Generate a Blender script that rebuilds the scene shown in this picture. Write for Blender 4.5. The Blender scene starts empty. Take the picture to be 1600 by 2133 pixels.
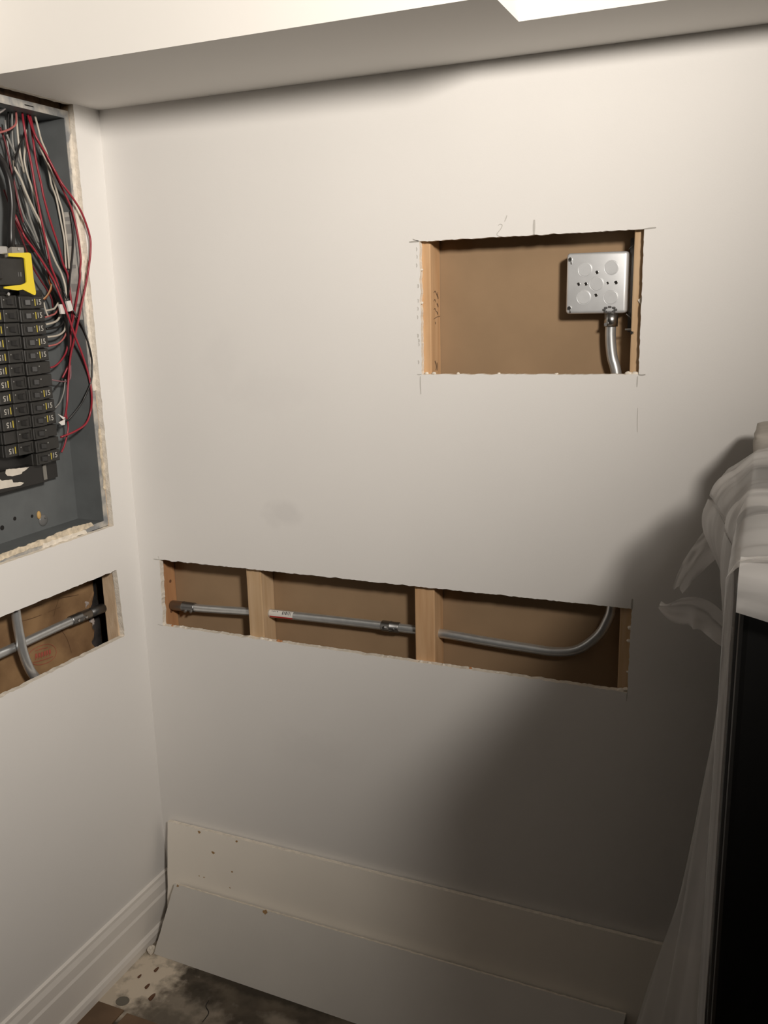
import bpy, bmesh, math, random
from mathutils import Vector, Matrix, noise
from mathutils.geometry import tessellate_polygon

# ------------------------------------------------------------------ camera, world, exposure
SC = bpy.context.scene
COL = SC.collection
cam_d = bpy.data.cameras.new('camera')
cam_d.sensor_fit = 'VERTICAL'; cam_d.sensor_height = 36.0; cam_d.lens = 31.735
cam_d.clip_start = 0.02
cam = bpy.data.objects.new('camera', cam_d); COL.objects.link(cam)
cam.matrix_world = Matrix(((0.9197, -0.0686, 0.3865, 1.281),
                           (0.3918, 0.2210, -0.8931, -1.5701),
                           (-0.0241, 0.9729, 0.2301, 1.4713),
                           (0, 0, 0, 1)))
SC.camera = cam
world = bpy.data.worlds.new('world'); SC.world = world; world.use_nodes = True
world.node_tree.nodes['Background'].inputs[0].default_value = (0.5, 0.45, 0.4, 1)
world.node_tree.nodes['Background'].inputs[1].default_value = 0.0
SC.view_settings.view_transform = 'Standard'; SC.view_settings.look = 'None'
SC.view_settings.gamma = 1.0; SC.view_settings.use_curve_mapping = False
SC.view_settings.exposure = 0.0
# the room's spotlight, hung under the ceiling to the right of the camera and aimed at the wall
LAMP_POS = Vector((1.84, -1.55, 1.985))
LAMP_AIM = Vector((-0.90, 0.0, 2.12))
lamp_d = bpy.data.lights.new('spotlight_bulb', 'SPOT')
lamp_d.energy = 204.0; lamp_d.color = (1.0, 0.925, 0.835)
lamp_d.spot_size = math.radians(117); lamp_d.spot_blend = 1.0; lamp_d.shadow_soft_size = 0.11
lamp_o = bpy.data.objects.new('spotlight_bulb', lamp_d); COL.objects.link(lamp_o)
LAMP_DIR = (LAMP_AIM - LAMP_POS).normalized()
lamp_o.location = LAMP_POS
lamp_o.rotation_euler = LAMP_DIR.to_track_quat('-Z', 'Y').to_euler()

# ------------------------------------------------------------------ materials
MATS = {}
def mat(name, color, rough=0.6, metal=0.0, spec=0.5, var=0.0, scale=20.0, bump=0.0, bscale=200.0, stretch=(1, 1, 1), col2=None):
    if name in MATS: return MATS[name]
    m = bpy.data.materials.new(name); m.use_nodes = True
    nt = m.node_tree; b = nt.nodes['Principled BSDF']
    b.inputs['Base Color'].default_value = (*color, 1)
    b.inputs['Roughness'].default_value = rough
    b.inputs['Metallic'].default_value = metal
    b.inputs['Specular IOR Level'].default_value = spec
    tc = nt.nodes.new('ShaderNodeTexCoord'); mp = nt.nodes.new('ShaderNodeMapping')
    mp.inputs['Scale'].default_value = stretch
    nt.links.new(tc.outputs['Object'], mp.inputs[0])
    if var or col2:
        n = nt.nodes.new('ShaderNodeTexNoise'); n.inputs['Scale'].default_value = scale
        n.inputs['Detail'].default_value = 6
        nt.links.new(mp.outputs[0], n.inputs['Vector'])
        mx = nt.nodes.new('ShaderNodeMix'); mx.data_type = 'RGBA'
        c2 = col2 if col2 else tuple(max(0, c * (1 - var)) for c in color)
        c1 = color if col2 else tuple(min(1, c * (1 + var)) for c in color)
        mx.inputs['A'].default_value = (*c1, 1); mx.inputs['B'].default_value = (*c2, 1)
        r = nt.nodes.new('ShaderNodeMapRange'); r.inputs[1].default_value = 0.35; r.inputs[2].default_value = 0.65
        nt.links.new(n.outputs['Fac'], r.inputs[0]); nt.links.new(r.outputs[0], mx.inputs['Factor'])
        nt.links.new(mx.outputs['Result'], b.inputs['Base Color'])
    if bump:
        n2 = nt.nodes.new('ShaderNodeTexNoise'); n2.inputs['Scale'].default_value = bscale; n2.inputs['Detail'].default_value = 4
        nt.links.new(mp.outputs[0], n2.inputs['Vector'])
        bp = nt.nodes.new('ShaderNodeBump'); bp.inputs['Strength'].default_value = bump; bp.inputs['Distance'].default_value = 0.002
        nt.links.new(n2.outputs['Fac'], bp.inputs['Height']); nt.links.new(bp.outputs[0], b.inputs['Normal'])
    MATS[name] = m
    return m

def spots(m, base_in, items, color, noise_scale=30.0):
    """scuffs / smudges / spills with a shape of their own: items = (centre xyz, radii xyz, strength)"""
    nt = m.node_tree; b = nt.nodes['Principled BSDF']
    sock = b.inputs['Base Color']
    src = sock.links[0].from_socket if sock.links else None
    tc = nt.nodes.new('ShaderNodeTexCoord')
    nz = nt.nodes.new('ShaderNodeTexNoise'); nz.inputs['Scale'].default_value = noise_scale; nz.inputs['Detail'].default_value = 5
    nt.links.new(tc.outputs['Object'], nz.inputs['Vector'])
    total = None
    for c, r, s in items:
        sub = nt.nodes.new('ShaderNodeVectorMath'); sub.operation = 'SUBTRACT'; sub.inputs[1].default_value = c
        nt.links.new(tc.outputs['Object'], sub.inputs[0])
        dv = nt.nodes.new('ShaderNodeVectorMath'); dv.operation = 'DIVIDE'; dv.inputs[1].default_value = r
        nt.links.new(sub.outputs[0], dv.inputs[0])
        ln = nt.nodes.new('ShaderNodeVectorMath'); ln.operation = 'LENGTH'; nt.links.new(dv.outputs[0], ln.inputs[0])
        ad = nt.nodes.new('ShaderNodeMath'); ad.operation = 'ADD'
        ml = nt.nodes.new('ShaderNodeMath'); ml.operation = 'MULTIPLY_ADD'; ml.inputs[1].default_value = 1.6; ml.inputs[2].default_value = -0.8
        nt.links.new(nz.outputs['Fac'], ml.inputs[0])
        nt.links.new(ln.outputs['Value'], ad.inputs[0]); nt.links.new(ml.outputs[0], ad.inputs[1])
        mr = nt.nodes.new('ShaderNodeMapRange'); mr.inputs[1].default_value = 1.15; mr.inputs[2].default_value = 0.45
        mr.inputs[3].default_value = 0; mr.inputs[4].default_value = s
        nt.links.new(ad.outputs[0], mr.inputs[0])
        if total is None: total = mr.outputs[0]
        else:
            mxm = nt.nodes.new('ShaderNodeMath'); mxm.operation = 'MAXIMUM'
            nt.links.new(total, mxm.inputs[0]); nt.links.new(mr.outputs[0], mxm.inputs[1]); total = mxm.outputs[0]
    mx = nt.nodes.new('ShaderNodeMix'); mx.data_type = 'RGBA'
    if src: nt.links.new(src, mx.inputs['A'])
    else: mx.inputs['A'].default_value = sock.default_value
    mx.inputs['B'].default_value = (*color, 1)
    nt.links.new(total, mx.inputs['Factor'])
    nt.links.new(mx.outputs['Result'], sock)

M_wall = mat('painted_drywall', (0.80, 0.782, 0.758), 0.62, spec=0.35, var=0.012, scale=3, bump=0.05, bscale=350)
M_wallL = mat('painted_drywall_panel_side', (0.80, 0.782, 0.758), 0.62, spec=0.35, var=0.012, scale=3, bump=0.05, bscale=350)
M_soffit = mat('soffit_paint', (0.84, 0.817, 0.78), 0.7, spec=0.3, var=0.008, scale=3)
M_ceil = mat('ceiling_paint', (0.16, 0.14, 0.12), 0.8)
M_gyp = mat('cut_gypsum', (0.80, 0.74, 0.65), 0.95, spec=0.1, var=0.10, scale=90, bump=0.6, bscale=300)
M_paste = mat('joint_compound', (0.66, 0.57, 0.44), 0.95, spec=0.1, var=0.22, scale=90, bump=0.5, bscale=300)
M_room = mat('far_room_paint', (0.10, 0.09, 0.08), 0.8)
M_wood = mat('pine_stud', (0.62, 0.40, 0.225), 0.75, spec=0.25, scale=14, stretch=(6, 6, 0.5), col2=(0.54, 0.325, 0.17), bump=0.12, bscale=60)
M_wood2 = mat('pine_stud_pale', (0.60, 0.43, 0.27), 0.75, spec=0.25, scale=14, stretch=(6, 6, 0.5), col2=(0.52, 0.35, 0.20), bump=0.12, bscale=60)
M_wood3 = mat('pine_stud_red', (0.50, 0.27, 0.13), 0.75, spec=0.25, scale=14, stretch=(6, 6, 0.5), col2=(0.42, 0.21, 0.10), bump=0.12, bscale=60)
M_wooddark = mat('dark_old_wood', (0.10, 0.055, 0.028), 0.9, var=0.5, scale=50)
M_board = mat('kraft_board', (0.33, 0.225, 0.135), 0.85, spec=0.15, var=0.06, scale=9, bump=0.05)
M_kraft = mat('kraft_paper', (0.30, 0.185, 0.092), 0.7, spec=0.3, scale=14, col2=(0.19, 0.11, 0.055), bump=0.25, bscale=60)
M_batt = mat('glass_fibre', (0.42, 0.36, 0.33), 0.95, var=0.25, scale=60, bump=1.0, bscale=200)
M_emt = mat('galvanised_conduit', (0.66, 0.68, 0.69), 0.36, metal=0.8, var=0.05, scale=60)
M_zinc = mat('zinc_fitting', (0.60, 0.60, 0.59), 0.28, metal=1.0)
M_zincdark = mat('dull_zinc_fitting', (0.30, 0.30, 0.30), 0.4, metal=1.0)
M_box = mat('galvanised_box', (0.84, 0.86, 0.88), 0.42, metal=0.55, var=0.05, scale=25, bump=0.05, bscale=40)
M_hole = mat('dark_hole', (0.01, 0.009, 0.008), 0.9)
M_panel = mat('grey_enamel', (0.125, 0.135, 0.138), 0.5, spec=0.4, var=0.08, scale=18)
M_flange = mat('grey_enamel_worn', (0.23, 0.24, 0.25), 0.5, scale=45, col2=(0.50, 0.47, 0.42))
M_black = mat('black_plastic', (0.017, 0.016, 0.015), 0.42, spec=0.5)
M_black2 = mat('black_breaker', (0.026, 0.025, 0.023), 0.5, spec=0.45, var=0.15, scale=40)
M_white = mat('white_print', (0.40, 0.385, 0.35), 0.6)
M_paper = mat('torn_paper', (0.66, 0.61, 0.53), 0.8, var=0.06, scale=60)
M_yellow = mat('yellow_plastic', (0.80, 0.62, 0.03), 0.45)
M_yprint = mat('yellow_print', (0.50, 0.40, 0.05), 0.6)
M_sticker = mat('label_sticker', (0.56, 0.54, 0.50), 0.6, scale=60, col2=(0.40, 0.39, 0.37))
M_redprint = mat('red_print', (0.55, 0.03, 0.03), 0.6)
M_redstamp = mat('red_stamp', (0.38, 0.09, 0.06), 0.8)
M_pencil = mat('pencil', (0.42, 0.40, 0.37), 0.8)
M_pencil2 = mat('faint_pencil', (0.55, 0.53, 0.50), 0.8)
M_pencil3 = mat('pencil_on_wood', (0.17, 0.105, 0.06), 0.8)
M_trim = mat('baseboard_paint', (0.85, 0.815, 0.77), 0.5, spec=0.4, var=0.02, scale=8)
M_piece1 = mat('cream_drywall_face', (0.86, 0.81, 0.73), 0.8, spec=0.2, var=0.02, scale=5)
M_piece2 = mat('grey_drywall_paper', (0.64, 0.615, 0.575), 0.85, spec=0.2, var=0.03, scale=5)
M_ochre = mat('rusty_mark', (0.36, 0.22, 0.10), 0.9)
M_tile = mat('brown_tile', (0.16, 0.098, 0.055), 0.6, var=0.2, scale=12)
M_floor = mat('dusty_concrete', (0.135, 0.112, 0.085), 0.9, spec=0.2, scale=16, col2=(0.075, 0.062, 0.048), bump=0.4, bscale=80)
M_blackapp = mat('black_appliance', (0.010, 0.010, 0.010), 0.35)
M_cloth = mat('wrapped_bundle', (0.42, 0.39, 0.35), 0.8, var=0.06, scale=40, stretch=(1, 1, 8), bump=0.3, bscale=40)
WIRE_C = {'red': (0.29, 0.02, 0.034), 'darkred': (0.13, 0.014, 0.02), 'pink': (0.42, 0.13, 0.12), 'black': (0.014, 0.013, 0.013),
          'white': (0.50, 0.46, 0.39), 'grey': (0.24, 0.235, 0.22), 'silver': (0.6, 0.6, 0.6), 'mauve': (0.22, 0.12, 0.13),
          'orange': (0.30, 0.06, 0.01), 'tan': (0.45, 0.27, 0.14)}
def wire_mat(c): return mat('insulation_' + c, WIRE_C[c], 0.38, metal=1.0 if c == 'silver' else 0.0)

def plastic_mat():
    m = bpy.data.materials.new('plastic_film'); m.use_nodes = True
    nt = m.node_tree; out = nt.nodes['Material Output']; b = nt.nodes['Principled BSDF']
    b.inputs['Base Color'].default_value = (0.88, 0.86, 0.84, 1); b.inputs['Roughness'].default_value = 0.32
    tr = nt.nodes.new('ShaderNodeBsdfTransparent'); tl = nt.nodes.new('ShaderNodeBsdfTranslucent')
    tl.inputs[0].default_value = (0.88, 0.86, 0.84, 1)
    a = nt.nodes.new('ShaderNodeMixShader'); a.inputs[0].default_value = 0.40
    nt.links.new(b.outputs[0], a.inputs[1]); nt.links.new(tl.outputs[0], a.inputs[2])
    c = nt.nodes.new('ShaderNodeMixShader')
    tc = nt.nodes.new('ShaderNodeTexCoord'); n = nt.nodes.new('ShaderNodeTexNoise'); n.inputs['Scale'].default_value = 9
    mp = nt.nodes.new('ShaderNodeMapping'); mp.inputs['Scale'].default_value = (1, 1, 0.25)
    nt.links.new(tc.outputs['Object'], mp.inputs[0]); nt.links.new(mp.outputs[0], n.inputs['Vector'])
    r = nt.nodes.new('ShaderNodeMapRange'); r.inputs[1].default_value = 0.3; r.inputs[2].default_value = 0.7
    r.inputs[3].default_value = 0.40; r.inputs[4].default_value = 0.66
    nt.links.new(n.outputs['Fac'], r.inputs[0]); nt.links.new(r.outputs[0], c.inputs[0])
    nt.links.new(tr.outputs[0], c.inputs[1]); nt.links.new(a.outputs[0], c.inputs[2])
    nt.links.new(c.outputs[0], out.inputs['Surface'])
    return m
M_film = plastic_mat()

# ------------------------------------------------------------------ helpers
def link(name, me, mats, parent=None, smooth=False):
    o = bpy.data.objects.new(name, me); COL.objects.link(o)
    for m in (mats if isinstance(mats, (list, tuple)) else [mats]):
        if m.name not in [x.name for x in me.materials if x]: me.materials.append(m)
    if smooth:
        for p in me.polygons: p.use_smooth = True
    if parent is not None:
        o.parent = parent
        o.matrix_parent_inverse = parent.matrix_basis.inverted()
    return o
def finish(name, bm, mats, parent=None, smooth=False, fix=True):
    if fix: bmesh.ops.recalc_face_normals(bm, faces=bm.faces)
    me = bpy.data.meshes.new(name); bm.to_mesh(me); bm.free()
    return link(name, me, mats, parent, smooth)
def tag(o, label=None, cat=None, group=None, kind=None):
    if label: o['label'] = label
    if cat: o['category'] = cat
    if group: o['group'] = group
    if kind: o['kind'] = kind
    return o
def thing(name, label, cat, loc=(0, 0, 0), group=None):
    o = bpy.data.objects.new(name, None); COL.objects.link(o); o.location = loc; o.empty_display_size = 0.05
    return tag(o, label, cat, group)
def add_box(bm, lo, hi, bevel=0.0, seg=2):
    vs = [bm.verts.new((x, y, z)) for x in (lo[0], hi[0]) for y in (lo[1], hi[1]) for z in (lo[2], hi[2])]
    fs = [(0, 1, 3, 2), (4, 6, 7, 5), (0, 4, 5, 1), (2, 3, 7, 6), (0, 2, 6, 4), (1, 5, 7, 3)]
    faces = [bm.faces.new([vs[i] for i in f]) for f in fs]
    if bevel:
        es = list({e for f in faces for e in f.edges})
        bmesh.ops.bevel(bm, geom=es, offset=bevel, segments=seg, affect='EDGES', profile=0.5)
def box(name, lo, hi, m, parent=None, bevel=0.0, seg=2, smooth=False):
    bm = bmesh.new(); add_box(bm, lo, hi, bevel, seg)
    return finish(name, bm, m, parent, smooth)
def catmull(pts, n=8):
    P = [Vector(p) for p in pts]; out = []
    for i in range(len(P) - 1):
        p0 = P[i - 1] if i else P[i] * 2 - P[i + 1]
        p1, p2 = P[i], P[i + 1]
        p3 = P[i + 2] if i + 2 < len(P) else P[i + 1] * 2 - P[i]
        for k in range(n):
            t = k / n
            out.append(0.5 * ((2 * p1) + (p2 - p0) * t + (2 * p0 - 5 * p1 + 4 * p2 - p3) * t * t + (3 * p1 - p0 - 3 * p2 + p3) * t ** 3))
    out.append(P[-1]); return out
def add_tube(bm, path, r, seg=10, cap=True):
    rings = []; n = None
    for i, p in enumerate(path):
        a = path[max(i - 1, 0)]; b = path[min(i + 1, len(path) - 1)]
        t = (b - a).normalized()
        if n is None:
            n = t.orthogonal().normalized()
        else:
            n = (n - t * n.dot(t)).normalized()
        bi = t.cross(n); rr = r(i / (len(path) - 1)) if callable(r) else r
        rings.append([bm.verts.new(p + (n * math.cos(2 * math.pi * k / seg) + bi * math.sin(2 * math.pi * k / seg)) * rr) for k in range(seg)])
    for a, b in zip(rings, rings[1:]):
        for k in range(seg): bm.faces.new((a[k], a[(k + 1) % seg], b[(k + 1) % seg], b[k]))
    if cap: bm.faces.new(rings[0]); bm.faces.new(rings[-1])
def tube(name, pts, r, m, parent=None, seg=12, n=8):
    bm = bmesh.new(); add_tube(bm, catmull(pts, n) if n else [Vector(p) for p in pts], r, seg)
    return finish(name, bm, m, parent, True)
def prism(name, pts, nrm, thick, m, parent=None):
    """flat outline pts (3-D, coplanar) given thickness along nrm"""
    bm = bmesh.new(); N = Vector(nrm) * thick
    a = [bm.verts.new(p) for p in pts]; b = [bm.verts.new(Vector(p) + N) for p in pts]
    tri = tessellate_polygon([[Vector(p) for p in pts]])
    for t in tri:
        bm.faces.new([b[i] for i in t]); bm.faces.new([a[i] for i in reversed(t)])
    for i in range(len(a)):
        j = (i + 1) % len(a); bm.faces.new((a[i], a[j], b[j], b[i]))
    return finish(name, bm, m, parent)
def stroke(name, pts, w, nrm, m, parent=None, thick=0.0004):
    """a pencil / pen line as a thin ribbon lying on a surface with normal nrm"""
    P = catmull(pts, 5) if len(pts) > 2 else [Vector(p) for p in pts]
    N = Vector(nrm); bm = bmesh.new(); prev = None
    for i, p in enumerate(P):
        t = (P[min(i + 1, len(P) - 1)] - P[max(i - 1, 0)]).normalized(); s = N.cross(t).normalized()
        ww = w * (0.6 + 0.4 * math.sin(math.pi * (i + 0.5) / len(P)))
        cur = [bm.verts.new(p + s * ww / 2 + N * thick), bm.verts.new(p - s * ww / 2 + N * thick),
               bm.verts.new(p + s * ww / 2), bm.verts.new(p - s * ww / 2)]
        if prev:
            bm.faces.new((prev[0], cur[0], cur[1], prev[1])); bm.faces.new((prev[2], cur[2], cur[0], prev[0])); bm.faces.new((prev[1], cur[1], cur[3], prev[3]))
        prev = cur
    return finish(name, bm, m, parent)
def ragged(corners, step, amp, seed, fine=0.35):
    """closed 2-D loop with the uneven edge of a hand-sawn cut"""
    rnd = random.Random(seed); out = []
    for i, c in enumerate(corners):
        d = corners[(i + 1) % len(corners)]
        L = math.hypot(d[0] - c[0], d[1] - c[1]); n = max(2, int(L / step))
        nx, ny = -(d[1] - c[1]) / L, (d[0] - c[0]) / L
        for k in range(n):
            t = k / n + (rnd.uniform(-0.3, 0.3) / n if k else 0)
            j = 0 if k == 0 else amp * (noise.noise(Vector((seed * 3.1 + i * 7 + t * L * 55, seed, 0))) + fine * rnd.uniform(-1, 1))
            out.append((c[0] + (d[0] - c[0]) * t + nx * j, c[1] + (d[1] - c[1]) * t + ny * j))
    return out
def holed_slab(name, outer, holes, to3d, depth, mats, parent=None, chip=0.0014, seed=1):
    """slab with holes; to3d(a,b,d) maps plane coords + depth behind the face to 3-D. hole rims get material 1"""
    rnd = random.Random(seed)
    loops = [outer] + holes; flat = [p for l in loops for p in l]
    bm = bmesh.new()
    A = [bm.verts.new(to3d(p[0], p[1], 0)) for p in flat]; B = [bm.verts.new(to3d(p[0], p[1], depth)) for p in flat]
    for t in tessellate_polygon([[Vector((p[0], p[1], 0)) for p in l] for l in loops]):
        f = bm.faces.new([A[i] for i in t]); g = bm.faces.new([B[i] for i in reversed(t)])
        if (A[t[1]].co - A[t[0]].co).cross(A[t[2]].co - A[t[0]].co).dot(Vector(to3d(0, 0, 0)) - Vector(to3d(0, 0, 1))) < 0:
            f.normal_flip(); g.normal_flip()
    off = 0
    for li, l in enumerate(loops):
        n = len(l)
        for i in range(n):
            j = (i + 1) % n
            f = bm.faces.new((A[off + i], A[off + j], B[off + j], B[off + i]))
            if li: f.material_index = 1
        off += n
    return finish(name, bm, mats, parent, fix=True)
# ------------------------------------------------------------------ structure: room shell
ZS = 1.852      # underside of the soffit
ZC = 2.22       # ceiling
DT = 0.0127     # drywall thickness
RX, RY = 3.3, -3.3
LE = -0.64       # panel wall cut short out of view to limit bounce; dark open space added beyond
LX = -2.2

up_hole = ragged([(0.6830, 1.5688), (1.0725, 1.5705), (1.0728, 1.3370), (0.6845, 1.3335)], 0.005, 0.0016, 3)
lo_hole = ragged([(0.0560, 0.9194), (1.0775, 0.9232), (1.0755, 0.7620), (0.0505, 0.7640)], 0.005, 0.0019, 5)
wall_back = holed_slab('wall_back', [(-DT, 0), (RX, 0), (RX, ZC), (-DT, ZC)], [up_hole, lo_hole],
                       lambda a, b, d: (a, d, b), DT, [M_wall, M_gyp])
tag(wall_back, kind='structure')
spots(M_wall, None, [((0.376, 0, 1.047), (0.045, 0.1, 0.03), 0.16), ((0.36, 0, 1.30), (0.10, 0.1, 0.05), 0.05),
                     ((0.42, 0, 0.52), (0.12, 0.1, 0.05), 0.06), ((0.25, 0, 1.36), (0.05, 0.1, 0.07), 0.05)], (0.42, 0.40, 0.40), 26)

pan_hole = ragged([(-0.470, ZS - 0.001), (-0.0735, ZS - 0.001), (-0.0725, 1.0105), (-0.470, 1.0135)], 0.007, 0.0014, 8)
lef_hole = ragged([(-0.560, 0.9185), (-0.0775, 0.9125), (-0.0715, 0.7590), (-0.560, 0.7690)], 0.006, 0.0016, 11)
wall_left = holed_slab('wall_left', [(0, 0), (LE, 0), (LE, ZC), (0, ZC)], [pan_hole, lef_hole],
                       lambda a, b, d: (-d, a, b), DT, [M_wallL, M_gyp])
tag(wall_left, kind='structure')

# soffit that steps back to the right
prof = [(0, 0), (RX, 0), (RX, -0.186), (0.911, -0.186), (0.911, -0.3127), (0, -0.3127)]
o = prism('ceiling_soffit', [(x, y, ZS) for x, y in prof], (0, 0, 1), ZC - ZS, M_soffit); tag(o, kind='structure')

def panel_box(name, lo, hi, m): return tag(box(name, lo, hi, m), kind='structure')
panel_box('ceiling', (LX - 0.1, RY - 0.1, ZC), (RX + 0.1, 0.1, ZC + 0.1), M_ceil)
panel_box('wall_right', (RX, RY - 0.1, 0), (RX + 0.1, DT, ZC), M_room)
panel_box('wall_far_left', (LX - 0.1, RY - 0.1, 0), (LX, 0.1, ZC), M_room)
panel_box('wall_front', (LX, RY - 0.1, 0), (RX, RY, ZC), M_room)
floor = panel_box('floor', (LX - 0.1, RY - 0.1, -0.1), (RX + 0.1, 0.25, 0.0), M_floor)
# plaster dust and spills lying on the concrete
spots(M_floor, None, [((0.075, -0.20, 0), (0.085, 0.13, 0.5), 0.95), ((0.03, -0.30, 0), (0.05, 0.2, 0.5), 0.8),
                      ((0.17, -0.26, 0), (0.16, 0.07, 0.5), 0.28), ((0.42, -0.20, 0), (0.05, 0.02, 0.5), 0.2)], (0.74, 0.65, 0.53), 40)
spots(M_floor, None, [((0.225, -0.195, 0), (0.05, 0.03, 0.5), 0.75), ((0.19, -0.285, 0), (0.09, 0.035, 0.5), 0.5), ((0.33, -0.145, 0), (0.22, 0.016, 0.5), 0.85)], (0.05, 0.042, 0.032), 55)  # dirty blotches; the long one also paints the shadow gap under the grey strip

# tiles left on the floor
tm = None
for i, (x0, x1, y0, y1) in enumerate([(0.027, 0.0955, -0.600, -0.2975), (0.1066, 0.410, -0.600, -0.3020), (0.421, 0.724, -0.600, -0.303), (0.735, 1.038, -0.600, -0.303),
                                       (0.027, 0.0955, -0.914, -0.611), (0.1066, 0.410, -0.914, -0.611), (0.421, 0.724, -0.914, -0.611), (0.735, 1.038, -0.914, -0.611)]):
    box('tile', (x0, y0, -0.004), (x1, y1, 0.0035), M_tile, floor, bevel=0.0012)
# crack in the bare concrete
stroke('floor_crack', [(0.248, -0.205, 0.0002), (0.252, -0.222, 0.0002), (0.268, -0.236, 0.0002), (0.27, -0.262, 0.0002)], 0.002, (0, 0, 1), M_hole, floor)

# baseboard on the left wall
bp_ = [(0, 0), (0.024, 0), (0.024, 0.016), (0.021, 0.025), (0.0155, 0.029), (0.0145, 0.086), (0.0115, 0.092), (0.0105, 0.113), (0.0065, 0.124), (0.006, 0.131), (0, 0.134)]
bm = bmesh.new()
a = [bm.verts.new((x, -0.002, z)) for x, z in bp_]; b = [bm.verts.new((x, LE, z)) for x, z in bp_]
for i in range(len(bp_)):
    j = (i + 1) % len(bp_); bm.faces.new((a[i], a[j], b[j], b[i]))
bm.faces.new(a); bm.faces.new(b)
tag(finish('baseboard_left', bm, M_trim), kind='structure')

# board that closes the back of the stud cavity
panel_box('wall_behind', (-0.08, 0.0655, 0.0), (RX, 0.078, ZC), M_board)
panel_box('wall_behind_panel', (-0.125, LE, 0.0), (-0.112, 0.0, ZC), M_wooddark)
panel_box('wall_end', (-0.125, LE - DT, 0.0), (0.0, LE - 0.0001, ZC), M_wallL)
panel_box('wall_return', (LX, -0.02, 0.0), (-0.126, 0.1, ZC), M_room)

# ------------------------------------------------------------------ marks on the back wall
Nw = (0, -1, 0)
def wmark(pts, w, m=M_pencil2): return stroke('pencil_mark', [(x, -0.0001, z) for x, z in pts], w, Nw, m, wall_back)
# the pencilled 2' and the tick beside it
wmark([(0.8285, 1.5885), (0.8315, 1.5905), (0.8355, 1.5895), (0.8350, 1.5855), (0.8310, 1.5800), (0.8275, 1.5765), (0.8265, 1.5735), (0.8300, 1.5712), (0.8360, 1.5703)], 0.0013)
wmark([(0.8440, 1.6045), (0.8425, 1.6000), (0.8400, 1.5945)], 0.0016)
wmark([(0.8915, 1.5945), (0.8913, 1.5830), (0.8913, 1.5705)], 0.0042)
wmark([(1.0738, 1.2810), (1.0740, 1.2600), (1.0748, 1.2399)], 0.0009)
# saw over-runs at the corners of the cut-outs
wmark([(0.664, 1.5686), (0.676, 1.5690), (0.684, 1.5690)], 0.0030, M_pencil); wmark([(0.671, 1.5735), (0.677, 1.5708), (0.683, 1.5695)], 0.0018, M_pencil)
wmark([(1.0725, 1.5705), (1.082, 1.5712), (1.091, 1.5716)], 0.0022, M_pencil)
wmark([(0.6755, 1.3335), (0.679, 1.3330), (0.684, 1.3335)], 0.0016); wmark([(0.6815, 1.330), (0.6815, 1.314), (0.682, 1.297)], 0.0022)
wmark([(1.0728, 1.337), (1.078, 1.336), (1.084, 1.337)], 0.0024, M_pencil); wmark([(1.0715, 1.334), (1.0712, 1.325), (1.071, 1.316)], 0.0022)
wmark([(0.040, 0.9197), (0.048, 0.9196), (0.056, 0.9194)], 0.0016, M_pencil); wmark([(0.053, 0.928), (0.055, 0.922), (0.056, 0.919)], 0.0010)
wmark([(0.036, 0.7648), (0.044, 0.7645), (0.051, 0.7640)], 0.0012)
wmark([(1.0780, 0.942), (1.0775, 0.932), (1.0775, 0.922)], 0.0034, M_pencil); wmark([(1.0755, 0.762), (1.0750, 0.753), (1.0745, 0.745)], 0.0018)
# torn paper burrs along the left side of the upper cut-out
rnd = random.Random(4)
for z in (1.556, 1.543, 1.528, 1.492, 1.466, 1.452, 1.437, 1.404, 1.395, 1.388, 1.356):
    x = 0.6785 + rnd.uniform(-0.0015, 0.0012)
    wmark([(x, z + 0.003), (x + 0.001, z), (x + 0.0004, z - 0.0035)], rnd.uniform(0.0015, 0.003), M_pencil2)
# crumbs of plaster hanging on the cut edges
def crumb(x, z, r, m, y=0.0, parent=wall_back):
    bm = bmesh.new(); bmesh.ops.create_icosphere(bm, subdivisions=2, radius=r)
    s = rnd.uniform(0, 50)
    for v in bm.verts:
        v.co *= 1 + 0.5 * noise.noise(v.co * (1.3 / r) + Vector((s, 0, 0)))
        v.co.x *= 1.5; v.co += Vector((x, y, z))
    return finish('plaster_crumb', bm, m, parent, True)
for x, z, r in [(0.094, 0.7640, .0028), (0.108, 0.7637, .0022), (0.305, 0.7632, .0042), (0.325, 0.7632, .0032), (0.60, 0.763, .002), (0.672, 0.7625, .0032), (0.690, 0.7625, .0030), (0.72, 0.763, .0028), (0.83, 0.7625, .0024), (1.064, 0.7625, .0045), (1.072, 0.7660, .0035),
                (0.692, 1.335, .0025), (0.707, 1.335, .0028), (0.753, 1.3355, .002), (0.83, 1.336, .002), (0.933, 1.336, .0022), (1.055, 1.338, .0038), (1.066, 1.3375, .0042), (1.0745, 0.86, .003), (1.0755, 0.885, .0035), (1.0750, 0.80, .0025), (0.684, 1.462, .0025), (0.685, 1.52, .002)]:
    crumb(x, z, r, M_gyp, 0.005)
for x, z, r in [(0.345, 0.7640, .0030), (0.352, 0.7642, .0024), (0.0715, 0.7645, .002), (0.775, 0.7640, .0022)]:
    crumb(x, z, r, mat('orange_chip', (0.50, 0.22, 0.09), 0.9), 0.006)

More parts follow.
